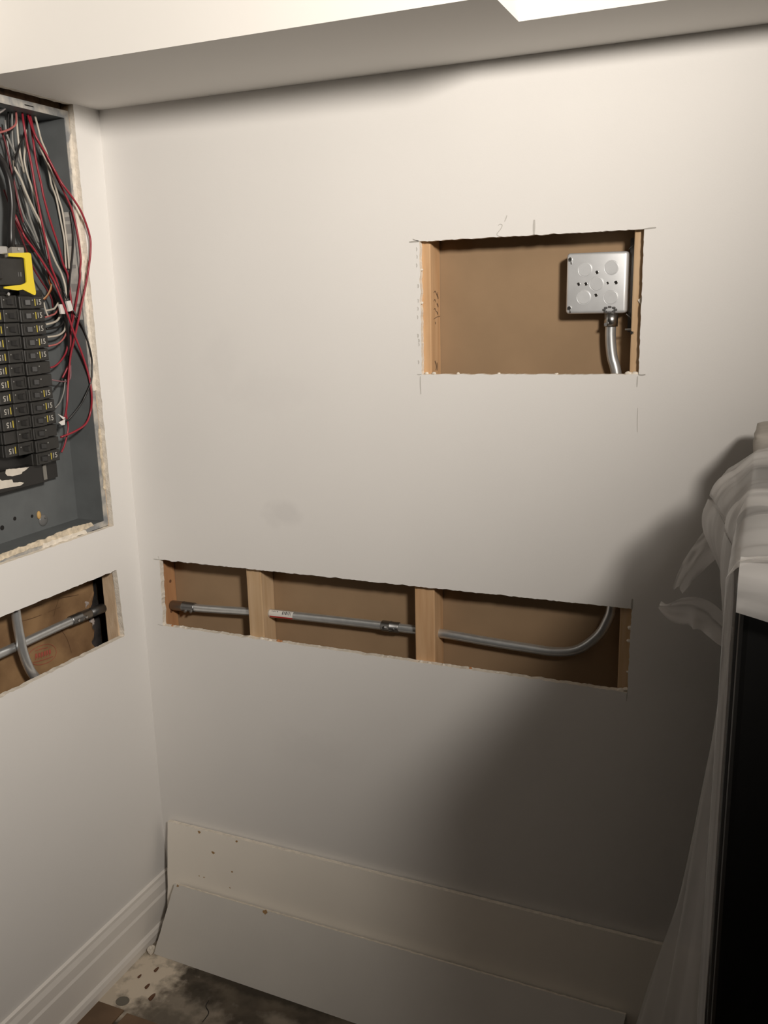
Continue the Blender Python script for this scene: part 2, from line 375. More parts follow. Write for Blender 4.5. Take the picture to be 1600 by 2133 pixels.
# ------------------------------------------------------------------ studs
def stud(label, lo, hi, m):
    return tag(box('wall_stud', lo, hi, m, bevel=0.0022, seg=2), label, 'stud')
s0 = stud('reddish pine stud at the left end of the long cut-out, nearest the room corner', (0.004, DT + 0.0003, 0.0), (0.0460, 0.0650, ZC - 0.01), M_wood3)
s1 = stud('pale pine stud in the long cut-out, where the conduit label begins', (0.2700, DT + 0.0003, 0.0), (0.3065, 0.0650, ZC - 0.01), M_wood2)
s2 = stud('orange pine stud crossing the long cut-out and edging the square cut-out on its left', (0.6572, DT + 0.0003, 0.0), (0.6990, 0.0650, ZC - 0.01), M_wood)
s3 = stud('pine stud right of the steel box, at the right end of both back wall cut-outs', (1.0555, DT + 0.0003, 0.0), (1.0960, 0.0650, ZC - 0.01), M_wood2)
s4 = stud('pale rough-sawn stud at the right end of the side wall cut-out', (-0.0465, -0.0745, 0.0), (-DT - 0.0003, -0.0320, ZC - 0.01), mat('rough_sawn_pine', (0.70, 0.54, 0.38), 0.85, spec=0.2, scale=30, stretch=(3, 3, 0.8), col2=(0.60, 0.44, 0.29), bump=0.3, bscale=150))
# scribbles on the inner side of the middle stud
Ns = (1, 0, 0)
for pts, w in [([(0.024, 1.479), (0.032, 1.482), (0.041, 1.476), (0.047, 1.480)], .0018), ([(0.040, 1.476), (0.046, 1.472), (0.048, 1.468)], .004), ([(0.024, 1.464), (0.030, 1.467), (0.036, 1.462)], .0018),
               ([(0.040, 1.460), (0.046, 1.456), (0.047, 1.453)], .004), ([(0.024, 1.449), (0.030, 1.451), (0.036, 1.446), (0.044, 1.444)], .0016), ([(0.041, 1.444), (0.046, 1.440)], .0035),
               ([(0.022, 1.432), (0.040, 1.4355), (0.058, 1.4365)], .0012), ([(0.030, 1.427), (0.032, 1.423)], .003),
               ([(0.026, 1.356), (0.032, 1.350), (0.034, 1.344), (0.031, 1.338)], .004), ([(0.038, 1.352), (0.040, 1.345), (0.038, 1.337)], .003)]:
    stroke('pencil_mark', [(0.6991, y + 0.004, z) for y, z in pts], w, Ns, M_pencil3, s2)
prism('plaster_chip', [(1.0655, DT - 0.0010, 1.4585), (1.0728, DT - 0.0010, 1.4650), (1.0728, DT - 0.0010, 1.4480), (1.0690, DT - 0.0010, 1.4520)], (0, -1, 0), 0.0012, M_gyp, s3)
# knots on the corner stud
for y, z, r in [(0.045, 0.855, .004), (0.040, 0.785, .0045)]:
    bm = bmesh.new(); bmesh.ops.create_cone(bm, cap_ends=True, segments=12, radius1=r, radius2=r, depth=0.0008)
    bmesh.ops.transform(bm, matrix=Matrix.Translation((0.0461, y, z)) @ Matrix.Rotation(math.pi / 2, 4, 'Y'), verts=bm.verts)
    finish('knot', bm, mat('knot', (0.16, 0.07, 0.03), 0.8), s0)

# ------------------------------------------------------------------ conduit run behind the back wall
YC = 0.041; RE = 0.0092
run = thing('conduit', 'galvanised conduit crossing the long cut-out and bending up to the steel box', 'conduit', (0.02, YC, 0.80))
path = [(0.0475, 0.7990), (0.13, 0.8005), (0.25, 0.8075), (0.31, 0.8105), (0.45, 0.8130), (0.58, 0.8145), (0.70, 0.8140), (0.80, 0.8095), (0.8805, 0.8068), (0.935, 0.8065), (0.9774, 0.8175), (1.0130, 0.8500), (1.0305, 0.8850), (1.0365, 0.9150),
        (1.0385, 1.00), (1.0390, 1.15), (1.0370, 1.27), (1.0295, 1.3349), (1.0215, 1.3650), (1.0176, 1.3988), (1.0178, 1.4250), (1.0178, 1.4330)]
tube('pipe', [(x, YC, z) for x, z in path], RE, M_emt, run, seg=20, n=10)
def sleeve(p, q, r, m, parent, name='coupling'):
    bm = bmesh.new(); p, q = Vector(p), Vector(q)
    pts = [p.lerp(q, t) for t in (0, 0.04, 0.46, 0.48, 0.52, 0.54, 0.96, 1)]
    rr = [r * 0.92, r, r, r * 1.06, r * 1.06, r, r, r * 0.92]
    add_tube(bm, pts, lambda t: rr[min(7, int(round(t * 7)))], 20)
    return finish(name, bm, m, parent, True)
def screw(p, d, r, h, m, parent, name='set_screw'):
    bm = bmesh.new(); bmesh.ops.create_cone(bm, cap_ends=True, segments=14, radius1=r, radius2=r * 0.85, depth=h)
    q = Vector((0, 0, 1)).rotation_difference(Vector(d).normalized())
    bmesh.ops.transform(bm, matrix=Matrix.Translation(Vector(p)) @ q.to_matrix().to_4x4(), verts=bm.verts)
    o = finish(name, bm, m, parent)
    return o
c1 = sleeve((0.0480, YC, 0.7992), (0.1130, YC, 0.8002), 0.0112, M_zincdark, run)
screw((0.092, YC - 0.0112, 0.7925), (0, -1, -.5), 0.0035, 0.005, M_zinc, c1); screw((0.107, YC - 0.0112, 0.7930), (0, -1, -.5), 0.003, 0.005, M_zinc, c1)
c2 = sleeve((0.573, YC, 0.8145), (0.612, YC, 0.8147), 0.0112, M_zincdark, run)
screw((0.581, YC - 0.0115, 0.815), (0, -1, 0), 0.003, 0.004, M_zinc, c2); screw((0.603, YC - 0.0115, 0.813), (0, -1, 0), 0.003, 0.004, M_zinc, c2)
# printed sticker wrapped on the pipe
def wrap(name, x0, x1, a0, a1, m, parent, dr=0.0003):
    bm = bmesh.new(); prev = None
    for k in range(9):
        an = a0 + (a1 - a0) * k / 8; R = RE + dr
        row = []
        for x in (x0, x1):
            zc = 0.8105 + (x - 0.31) * 0.0186
            row += [bm.verts.new((x, YC - R * math.cos(an), zc + R * math.sin(an)))]
        if prev: bm.faces.new((prev[0], row[0], row[1], prev[1]))
        prev = row
    return finish(name, bm, m, parent, True)
lab = wrap('sticker', 0.309, 0.368, -0.25, 1.25, mat('sticker_white', (0.72, 0.70, 0.66), 0.5), run)
wrap('red_stripe', 0.311, 0.367, -0.75, -0.25, M_redprint, lab)
for k, (x0, x1, a0, a1) in enumerate([(0.316, 0.3175, .75, 1.0), (0.320, 0.3225, .75, 1.0), (0.325, 0.3262, .75, 1.0), (0.329, 0.331, .75, 1.0), (0.342, 0.3445, .3, 1.1), (0.3465, 0.348, .3, 1.1), (0.350, 0.353, .3, 1.1), (0.355, 0.3562, .3, 1.1), (0.358, 0.360, .3, 1.1), (0.362, 0.363, .3, 1.1)]):
    wrap('print', x0, x1, a0, a1, mat('dark_print', (0.12, 0.12, 0.12), 0.6), lab, 0.0005)

# ------------------------------------------------------------------ square steel box
bx = thing('junction_box', 'square galvanised steel box with knockouts mounted in the upper cut-out', 'junction box', (0.994, 0.045, 1.438))
X0, X1, Z0, Z1, YF = 0.9425, 1.0450, 1.4375, 1.5385, 0.0235
bm = bmesh.new(); add_box(bm, (X0, YF, Z0), (X1, 0.0635, Z1), 0.0055, 4)
finish('body', bm, M_box, bx, True)
def disc(name, x, z, r, h, m, parent, y=YF):
    bm = bmesh.new(); bmesh.ops.create_cone(bm, cap_ends=True, segments=28, radius1=r, radius2=r * 0.9, depth=h)
    bmesh.ops.transform(bm, matrix=Matrix.Translation((x, y - h / 2 + 0.0002, z)) @ Matrix.Rotation(math.pi / 2, 4, 'X'), verts=bm.verts)
    return finish(name, bm, m, parent)
def ring(name, x, z, r, rr, m, parent, y=YF):
    bm = bmesh.new()
    for i in range(28):
        pass
    pts = [Vector((x + r * math.cos(2 * math.pi * k / 32), y, z + r * math.sin(2 * math.pi * k / 32))) for k in range(33)]
    add_tube(bm, pts, rr, 6, cap=False)
    return finish(name, bm, m, parent, True)
KO = [(0.9745, 1.5110), (1.0185, 1.5125), (0.9945, 1.4870), (0.9735, 1.4650), (1.0190, 1.4640)]
for x, z in KO:
    k = disc('knockout', x, z, 0.0118, 0.0007, M_box, bx); ring('rim', x, z, 0.0121, 0.00035, M_box, k)
for x, z, r in [(0.9945, 1.5055, .0026), (0.9640, 1.4870, .0026), (0.9765, 1.4870, .0026), (1.0130, 1.4875, .0019), (1.0268, 1.4880, .0028), (0.9940, 1.4680, .0026)]:
    ring('screw_hole', x, z, r, 0.0005, M_zinc, bx); disc('hole', x, z, r, 0.0003, M_hole, bx)
for z in (1.5285, 1.4475):
    s = screw((0.9492, YF - 0.001, z), (0, -1, 0), 0.0036, 0.003, M_zinc, bx, 'corner_screw'); disc('slot', 0.9492, z, 0.0012, 0.0006, M_hole, s, YF - 0.0024)
    tube('tab', [(0.951, YF - 0.0005, z), (0.951, YF - 0.0008, z - 0.005), (0.951, YF - 0.0002, z - 0.008)], 0.0011, M_zincdark, bx, 6, 3)
# connector at the bottom
con = tube('connector', [(1.0178, YC, 1.4370), (1.0178, YC, 1.4150)], 0.0115, M_zinc, bx, 20, 0)
screw((1.0120, YC - 0.0115, 1.4190), (-.4, -1, 0), 0.0034, 0.006, M_zinc, con)
bm = bmesh.new()
for k in range(8):
    an = k * math.pi / 4; add_box(bm, (1.0178 + 0.0095 * math.cos(an) - 0.003, YF - 0.0012, 1.4435 + 0.0045 * math.sin(an) - 0.0018), (1.0178 + 0.0095 * math.cos(an) + 0.003, YF + 0.002, 1.4435 + 0.0045 * math.sin(an) + 0.0018), 0.0008, 1)
finish('locknut', bm, M_zincdark, con)
# bracket between the box and the stud
bm = bmesh.new()
for a, b in zip([(1.0455, 1.541), (1.0475, 1.5435), (1.0510, 1.5455), (1.0545, 1.549), (1.0552, 1.556)], [(1.0475, 1.5435), (1.0510, 1.5455), (1.0545, 1.549), (1.0552, 1.556), (1.0552, 1.563)]):
    add_tube(bm, [Vector((a[0], 0.026, a[1])), Vector((b[0], 0.026, b[1]))], 0.0007, 6)
for a, b in zip([(1.0450, 1.4360), (1.0480, 1.4330), (1.0520, 1.4305), (1.0545, 1.4260), (1.0550, 1.418)], [(1.0480, 1.4330), (1.0520, 1.4305), (1.0545, 1.4260), (1.0550, 1.418), (1.0552, 1.402)]):
    add_tube(bm, [Vector((a[0], 0.026, a[1])), Vector((b[0], 0.026, b[1]))], 0.0007, 6)
add_box(bm, (1.0440, 0.0530, 1.405), (1.0554, 0.0545, 1.56))
br = finish('bracket', bm, M_zincdark, bx)
screw((1.0500, 0.0200, 1.4105), (-1, 0, 0), 0.0017, 0.010, M_zinc, br, 'screw'); screw((1.0580, DT - 0.001, 1.4055), (-.3, -1, 0), 0.0030, 0.004, M_zinc, br, 'screw')

# ------------------------------------------------------------------ inside of the side-wall cut-out
bm = bmesh.new(); rows = []
NY, NZ = 80, 70
for i in range(NY + 1):
    y = -0.62 + 0.57 * i / NY; row = []
    for j in range(NZ + 1):
        z = 0.60 + 0.395 * j / NZ
        v = Vector((y * 9, z * 9, 0.3)); d = 0.010 * noise.noise(v) + 0.006 * noise.noise(v * 2.3) + 0.0035 * abs(noise.noise(Vector((y * 6 + z * 14, z * 5, 2)) * 2))
        row.append(bm.verts.new((-0.075 + d, y, z)))
    rows.append(row)
for row in rows:
    for q in row:
        e = -0.088 + 0.42 * max(0.0, q.co.z - 0.838) - 0.28 * max(0.0, 0.838 - q.co.z) * (1 if q.co.z > 0.79 else 0.2) + 0.010 * noise.noise(Vector((q.co.z * 45, 1, 5))) + 0.005 * noise.noise(Vector((q.co.z * 140, 3, 5)))
        e = min(e, -0.05)
        if q.co.y > e: q.co.y = e + 0.0002 * (q.co.y - e)
for i in range(NY):
    for j in range(NZ): bm.faces.new((rows[i][j], rows[i + 1][j], rows[i + 1][j + 1], rows[i][j + 1]))
ins = thing('insulation_batt', 'brown paper-faced insulation with a red stamp in the side wall cut-out', 'insulation', (-0.08, -0.3, 0.6))
kr = finish('paper_facing', bm, M_kraft, ins, True)
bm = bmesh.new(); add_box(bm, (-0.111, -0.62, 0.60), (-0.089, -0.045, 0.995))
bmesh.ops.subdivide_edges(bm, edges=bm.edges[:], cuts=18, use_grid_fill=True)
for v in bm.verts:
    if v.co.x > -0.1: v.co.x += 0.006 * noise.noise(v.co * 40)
finish('fibre_core', bm, mat('shaded_fibre', (0.045, 0.038, 0.036), 0.95, var=0.6, scale=40), ins, True)  # near-black colour paints in the shade of the void behind the paper
# torn wisps of fibre by the stud
for (y, z, ry, rz) in [(-0.094, 0.838, .012, .016), (-0.086, 0.806, .012, .010), (-0.083, 0.787, .007, .012)]:
    bm = bmesh.new(); bmesh.ops.create_icosphere(bm, subdivisions=3, radius=1)
    for v in bm.verts:
        k = 1 + 0.45 * noise.noise(v.co * 2 + Vector((y * 99, 0, 0)))
        v.co = Vector((v.co.x * .006 * k - 0.079, v.co.y * ry * k + y, v.co.z * rz * k + z))
    finish('torn_fibre', bm, M_batt, ins, True)
def kpoint(y, z):
    v = Vector((y * 9, z * 9, 0.3)); d = 0.010 * noise.noise(v) + 0.006 * noise.noise(v * 2.3) + 0.0035 * abs(noise.noise(Vector((y * 6 + z * 14, z * 5, 2)) * 2))
    return (-0.0738 + d, y, z)
# the smeared red oval stamp, its lettering no longer legible
cy, cz = -0.240, 0.7700
def onk(u, v): # stamp axes, tilted a little
    return kpoint(cy + u * 1.08 + v * 0.1, cz + 1.25 * v - u * 0.18)
for sc in (1.0,):
    stroke('stamp_ring', [onk(0.036 * math.cos(t), 0.0165 * math.sin(t)) for t in [2 * math.pi * k / 20 for k in range(21)]], 0.0011, (1, 0, 0), M_redstamp, kr, 0.0003)
for k in range(6):
    u = -0.021 + k * 0.0075
    stroke('stamp_letter', [onk(u, -0.0045), onk(u + 0.0015, 0.0045), onk(u + 0.0035, -0.002), onk(u + 0.0045, 0.0045)], 0.0026, (1, 0, 0), M_redstamp, kr, 0.0003)
stroke('stamp_line', [onk(-0.028, -0.0085), onk(0.0, -0.009), onk(0.026, -0.008)], 0.0014, (1, 0, 0), M_redstamp, kr, 0.0003)
stroke('stamp_line', [onk(-0.020, 0.0095), onk(0.0, 0.0105), onk(0.014, 0.0095)], 0.0014, (1, 0, 0), M_redstamp, kr, 0.0003)
# creases of the paper
for pts in ([(-0.175, 0.80), (-0.165, 0.775), (-0.163, 0.745)], [(-0.25, 0.875), (-0.18, 0.872), (-0.12, 0.862)], [(-0.30, 0.86), (-0.24, 0.852), (-0.17, 0.850)], [(-0.175, 0.875), (-0.185, 0.850), (-0.19, 0.835)]):
    stroke('crease', [kpoint(*p) for p in pts], 0.0012, (1, 0, 0), mat('crease', (0.14, 0.075, 0.035), 0.8), kr, 0.0002)

h = thing('conduit', 'grey conduit running level behind the side wall cut-out towards the corner', 'conduit', (-0.050, -0.3, 0.824))
tube('pipe', [(-0.050, -0.70, 0.825), (-0.050, -0.37, 0.8244), (-0.050, -0.19, 0.8238), (-0.050, -0.0755, 0.8195)], RE, M_emt, h, 18, 6)
hc = sleeve((-0.050, -0.178, 0.8238), (-0.050, -0.118, 0.8215), 0.0112, M_zincdark, h)
tube('dark_section', [(-0.050, -0.118, 0.8215), (-0.050, -0.0756, 0.8195)], 0.0108, mat('dark_conduit', (0.10, 0.10, 0.10), 0.45, metal=0.8), h, 16, 0)
screw((-0.0385, -0.166, 0.8235), (1, 0, 0), 0.0032, 0.005, M_zinc, hc); screw((-0.0385, -0.142, 0.8225), (1, 0, 0), 0.0032, 0.005, M_zinc, hc)
v = thing('conduit', 'grey conduit dropping from the breaker panel and curving in front of the level one', 'conduit', (-0.031, -0.33, 0.60))
tube('pipe', [(-0.030, -0.339, 0.998), (-0.030, -0.3385, 0.92), (-0.030, -0.3378, 0.8859), (-0.030, -0.3364, 0.8559), (-0.030, -0.3320, 0.8147), (-0.030, -0.3205, 0.7749), (-0.030, -0.302, 0.7445), (-0.030, -0.275, 0.715), (-0.030, -0.23, 0.695)], RE, M_emt, v, 18, 8)
WIRES = [
  ('pink', 0.0019, [(-0.05,-0.1719,1.8343),(-0.035,-0.1913,1.8033),(-0.035,-0.2029,1.7925),(-0.035,-0.2214,1.784),(-0.035,-0.2498,1.7751)]),
  ('red', 0.0021, [(-0.055,-0.1522,1.8439),(-0.05,-0.157,1.8343),(-0.034,-0.1736,1.8059),(-0.034,-0.17,1.767),(-0.034,-0.1647,1.7304),(-0.034,-0.1607,1.6843),(-0.034,-0.1529,1.6236),(-0.034,-0.1469,1.5839),(-0.034,-0.1419,1.5489),(-0.034,-0.1304,1.5207),(-0.034,-0.122,1.4874),(-0.05,-0.1058,1.4603)]),
  ('red', 0.0021, [(-0.055,-0.1411,1.8458),(-0.05,-0.1459,1.8361),(-0.035,-0.1553,1.8088),(-0.024,-0.1551,1.7809),(-0.02,-0.1387,1.7538),(-0.012,-0.1288,1.725),(-0.002,-0.1239,1.7013),(0.006,-0.1065,1.6752),(0.012,-0.0906,1.6457),(0.014,-0.0781,1.6056),(0.014,-0.0797,1.5789),(0.012,-0.0871,1.5466),(0.004,-0.0952,1.5041),(-0.006,-0.1061,1.4558),(-0.02,-0.1127,1.407),(-0.03,-0.1176,1.3729),(-0.035,-0.1267,1.3206),(-0.035,-0.135,1.2835),(-0.04,-0.1409,1.2528),(-0.045,-0.1494,1.242)]),
  ('red', 0.002, [(-0.05,-0.1395,1.8338),(-0.03,-0.1509,1.7837),(-0.03,-0.1362,1.7661),(-0.022,-0.1216,1.7266),(-0.016,-0.1115,1.6991),(-0.012,-0.1011,1.6741),(-0.0098,-0.0925,1.6495),(-0.008,-0.087,1.608),(-0.008,-0.0848,1.5668),(-0.007,-0.0909,1.5425),(-0.0097,-0.0925,1.5203),(-0.025,-0.0974,1.4634),(-0.036,-0.1022,1.4219),(-0.04,-0.109,1.3646),(-0.045,-0.1175,1.3449),(-0.05,-0.1252,1.3299)]),
  ('red', 0.0021, [(-0.055,-0.133,1.8268),(-0.04,-0.1471,1.7757),(-0.04,-0.1449,1.7383),(-0.04,-0.1381,1.7008),(-0.04,-0.1352,1.6782),(-0.04,-0.1239,1.6338),(-0.04,-0.1094,1.5902),(-0.04,-0.1012,1.5555),(-0.0385,-0.0926,1.5333),(-0.0379,-0.0926,1.5099),(-0.0366,-0.0926,1.4825),(-0.039,-0.0926,1.4455),(-0.045,-0.1017,1.395),(-0.045,-0.1032,1.3661),(-0.05,-0.1085,1.3304)]),
  ('red', 0.0021, [(-0.05,-0.2044,1.6412),(-0.04,-0.1966,1.6022),(-0.036,-0.1808,1.58),(-0.03,-0.1639,1.5509),(-0.027,-0.1459,1.5204),(-0.024,-0.1413,1.503),(-0.018,-0.1261,1.4518),(-0.016,-0.1153,1.4147),(-0.014,-0.1017,1.3757),(-0.0102,-0.0926,1.3314),(-0.007,-0.0932,1.2933),(-0.014,-0.0929,1.2594),(-0.016,-0.1085,1.2355),(-0.022,-0.1348,1.2231),(-0.036,-0.1635,1.214)]),
  ('darkred', 0.0019, [(-0.055,-0.2088,1.6643),(-0.042,-0.2116,1.6317),(-0.042,-0.1945,1.6024),(-0.042,-0.1745,1.5805),(-0.042,-0.151,1.5517),(-0.042,-0.1309,1.521),(-0.042,-0.1157,1.4978),(-0.05,-0.103,1.4697)]),
  ('darkred', 0.0018, [(-0.058,-0.2166,1.685),(-0.047,-0.2115,1.638),(-0.047,-0.1971,1.5999),(-0.047,-0.1859,1.5697),(-0.047,-0.1758,1.5459),(-0.047,-0.1593,1.5218),(-0.047,-0.1463,1.5054),(-0.047,-0.1358,1.4879),(-0.055,-0.1258,1.4702)]),
  ('darkred', 0.0018, [(-0.052,-0.2147,1.7931),(-0.052,-0.2052,1.7655),(-0.052,-0.1994,1.7286),(-0.052,-0.1934,1.6911),(-0.052,-0.1881,1.6485),(-0.052,-0.174,1.5969)]),
  ('black', 0.003, [(-0.055,-0.1956,1.6499),(-0.038,-0.1961,1.6109),(-0.038,-0.1709,1.5742),(-0.034,-0.1498,1.5396),(-0.03,-0.1331,1.505),(-0.03,-0.1237,1.4697),(-0.032,-0.1163,1.4404),(-0.04,-0.1078,1.4011),(-0.045,-0.1068,1.3702)]),
  ('black', 0.0028, [(-0.058,-0.185,1.6448),(-0.046,-0.1765,1.6053),(-0.046,-0.1526,1.5725),(-0.046,-0.1285,1.5349),(-0.046,-0.11,1.4979),(-0.046,-0.1013,1.4553),(-0.046,-0.1008,1.4219),(-0.046,-0.0981,1.3929),(-0.046,-0.1164,1.3263)]),
  ('black', 0.0018, [(-0.035,-0.1133,1.5023),(-0.03,-0.1094,1.4835),(-0.02,-0.1027,1.4559),(-0.0121,-0.0923,1.426),(-0.007,-0.0855,1.3863),(-0.007,-0.0827,1.356),(-0.007,-0.0906,1.3215),(-0.016,-0.1034,1.2902),(-0.02,-0.1155,1.2738),(-0.03,-0.1371,1.2507),(-0.04,-0.1468,1.2409)]),
  ('black', 0.0018, [(-0.0167,-0.0923,1.6535),(-0.015,-0.0923,1.639),(-0.0147,-0.0923,1.6081),(-0.0215,-0.0923,1.5708),(-0.03,-0.0957,1.5302),(-0.04,-0.0962,1.4883)]),
  ('black', 0.0019, [(-0.05,-0.1549,1.7976),(-0.036,-0.1769,1.7789),(-0.036,-0.1906,1.7594),(-0.036,-0.2017,1.7338),(-0.05,-0.2014,1.6987)]),
  ('black', 0.0068, [(-0.028,-0.2669,1.7512),(-0.028,-0.2478,1.7318),(-0.028,-0.2387,1.7182),(-0.028,-0.2319,1.6958),(-0.028,-0.2315,1.6574),(-0.028,-0.2388,1.6224),(-0.028,-0.2435,1.5926),(-0.034,-0.2401,1.5759)]),
  ('white', 0.002, [(-0.055,-0.1224,1.8473),(-0.05,-0.1273,1.8366),(-0.036,-0.1361,1.8067),(-0.036,-0.1301,1.7811),(-0.036,-0.1194,1.7601),(-0.045,-0.1052,1.7389)]),
  ('white', 0.002, [(-0.06,-0.1127,1.7786),(-0.045,-0.1105,1.7383),(-0.045,-0.1053,1.7043),(-0.045,-0.0958,1.6801),(-0.0426,-0.0925,1.6395),(-0.038,-0.0925,1.6018),(-0.0396,-0.0925,1.5715),(-0.0407,-0.0925,1.5446)]),
  ('white', 0.002, [(-0.06,-0.1021,1.7642),(-0.04,-0.1091,1.7319),(-0.04,-0.0956,1.6825),(-0.0359,-0.0925,1.6564),(-0.0333,-0.0925,1.6181),(-0.0322,-0.0925,1.5721),(-0.0334,-0.0925,1.5443)]),
  ('white', 0.002, [(-0.055,-0.167,1.8256),(-0.044,-0.1802,1.8016),(-0.044,-0.1811,1.7689),(-0.044,-0.1799,1.7455),(-0.055,-0.1642,1.72)]),
  ('white', 0.0019, [(-0.05,-0.1524,1.7979),(-0.05,-0.1575,1.7726),(-0.05,-0.1647,1.7452),(-0.05,-0.1623,1.7207),(-0.05,-0.1536,1.6947),(-0.05,-0.1438,1.6605),(-0.05,-0.1352,1.6166)]),
  ('white', 0.0022, [(-0.055,-0.1877,1.7386),(-0.037,-0.2043,1.721),(-0.037,-0.1925,1.7029),(-0.037,-0.1837,1.6816),(-0.037,-0.1686,1.6526),(-0.037,-0.1537,1.6273),(-0.037,-0.1419,1.5959),(-0.037,-0.1254,1.5585),(-0.037,-0.1116,1.5349),(-0.033,-0.109,1.5097),(-0.035,-0.108,1.4836)]),
  ('grey', 0.0024, [(-0.055,-0.175,1.6973),(-0.055,-0.1675,1.6668),(-0.055,-0.1621,1.6383),(-0.055,-0.1462,1.5938)]),
  ('grey', 0.0022, [(-0.052,-0.2002,1.7828),(-0.052,-0.1924,1.7655),(-0.052,-0.1831,1.7499),(-0.052,-0.1718,1.73)]),
  ('grey', 0.0018, [(-0.056,-0.1756,1.8326),(-0.056,-0.1832,1.7688),(-0.056,-0.1755,1.7188),(-0.056,-0.1589,1.6684),(-0.056,-0.1352,1.6169),(-0.056,-0.124,1.5629)]),
  ('grey', 0.0018, [(-0.058,-0.1948,1.809),(-0.058,-0.1936,1.7424),(-0.058,-0.1849,1.6837),(-0.058,-0.1733,1.6412),(-0.058,-0.1487,1.5983),(-0.058,-0.1312,1.5444),(-0.058,-0.1078,1.4794)]),
  ('black', 0.0018, [(-0.06,-0.1789,1.8382),(-0.06,-0.1911,1.7681),(-0.06,-0.1923,1.7003),(-0.06,-0.1774,1.641)]),
  ('black', 0.0018, [(-0.06,-0.1338,1.8357),(-0.06,-0.1449,1.7484),(-0.06,-0.1392,1.688),(-0.06,-0.1309,1.6263),(-0.06,-0.1197,1.5632),(-0.06,-0.0945,1.5076)]),
  ('silver', 0.0042, [(-0.045,-0.2411,1.8102),(-0.045,-0.2173,1.8197),(-0.045,-0.198,1.8335)]),
  ('white', 0.002, [(-0.046,-0.1549,1.4641),(-0.046,-0.1416,1.4656),(-0.046,-0.1306,1.4682),(-0.046,-0.1182,1.4792)]),
  ('pink', 0.0018, [(-0.045,-0.1605,1.4513),(-0.045,-0.1443,1.4545),(-0.045,-0.1318,1.458),(-0.045,-0.118,1.4698)]),
  ('white', 0.0022, [(-0.045,-0.16,1.4374),(-0.045,-0.137,1.4412),(-0.045,-0.124,1.4474),(-0.045,-0.1153,1.4604)]),
  ('black', 0.0019, [(-0.045,-0.16,1.429),(-0.045,-0.1361,1.43),(-0.045,-0.1147,1.4377),(-0.045,-0.1004,1.46)]),
  ('white', 0.002, [(-0.044,-0.1608,1.4132),(-0.044,-0.1341,1.4148),(-0.044,-0.1169,1.4207),(-0.044,-0.1087,1.4299),(-0.044,-0.1056,1.4507)]),
  ('pink', 0.0018, [(-0.045,-0.1598,1.3954),(-0.045,-0.1341,1.3987),(-0.045,-0.1148,1.4091),(-0.045,-0.103,1.4239)]),
  ('red', 0.0018, [(-0.044,-0.162,1.3532),(-0.044,-0.1483,1.3559),(-0.044,-0.1307,1.3651),(-0.044,-0.1149,1.3794),(-0.044,-0.1053,1.3972)]),
  ('mauve', 0.0016, [(-0.045,-0.1619,1.3294),(-0.045,-0.1344,1.3236),(-0.045,-0.1165,1.3234),(-0.045,-0.1071,1.3304),(-0.045,-0.1035,1.3545)]),
  ('black', 0.0015, [(-0.047,-0.1546,1.3105),(-0.047,-0.1442,1.3162),(-0.047,-0.1319,1.3257)]),
  ('grey', 0.0014, [(-0.047,-0.1576,1.2722),(-0.047,-0.1409,1.2839),(-0.047,-0.1284,1.3031),(-0.047,-0.1208,1.3267)]),
  ('red', 0.0017, [(-0.042,-0.1273,1.2825),(-0.042,-0.1338,1.2578),(-0.042,-0.1325,1.229),(-0.042,-0.1469,1.1974),(-0.042,-0.1588,1.1825)]),
  ('orange', 0.0016, [(-0.046,-0.1322,1.5623),(-0.046,-0.1383,1.5393),(-0.046,-0.1375,1.5183),(-0.046,-0.1339,1.5072),(-0.046,-0.1451,1.4944),(-0.046,-0.1569,1.4853)]),
  ('tan', 0.0014, [(-0.044,-0.1334,1.5164),(-0.044,-0.1406,1.5035),(-0.044,-0.15,1.4934),(-0.044,-0.1614,1.4862)]),
  ('white', 0.0017, [(-0.043,-0.1622,1.4798),(-0.043,-0.161,1.4706),(-0.043,-0.1575,1.4595),(-0.043,-0.1544,1.4538)]),
]
# ------------------------------------------------------------------ breaker panel
PX = -DT - 0.0003       # front plane of the enclosure
PB = -0.083             # back of the enclosure
pan = thing('breaker_panel', 'open grey breaker panel full of wires set into the side wall', 'breaker panel', (PB, -0.27, 1.0))
YR, YL, ZB, ZT = -0.0880, -0.4560, 1.0240, 1.8250     # inside of the box
bm = bmesh.new()
add_box(bm, (PB - 0.0015, YL - 0.0015, ZB - 0.0015), (PB, YR + 0.0015, ZT + 0.0015))
add_box(bm, (PB, YR, ZB), (PX, YR + 0.0015, ZT)); add_box(bm, (PB, YL - 0.0015, ZB), (PX, YL, ZT))
add_box(bm, (PB, YL, ZT), (PX, YR, ZT + 0.0015)); add_box(bm, (PB, YL, ZB - 0.0015), (PX, YR, ZB))
finish('enclosure', bm, M_panel, pan)
bm = bmesh.new()
add_box(bm, (PX, YR, ZB - 0.012), (PX + 0.0014, YR + 0.0125, ZT + 0.0140)); add_box(bm, (PX, YL - 0.0125, ZB - 0.012), (PX + 0.0014, YL, ZT + 0.0140))
add_box(bm, (PX, YL, ZT), (PX + 0.0014, YR, ZT + 0.0140)); add_box(bm, (PX, YL, ZB - 0.012), (PX + 0.0014, YR, ZB))
fl = finish('flange', bm, M_flange, pan)
box('slot', (PX + 0.0013, -0.190, 1.8305), (PX + 0.0017, -0.168, 1.8325), M_hole, fl)
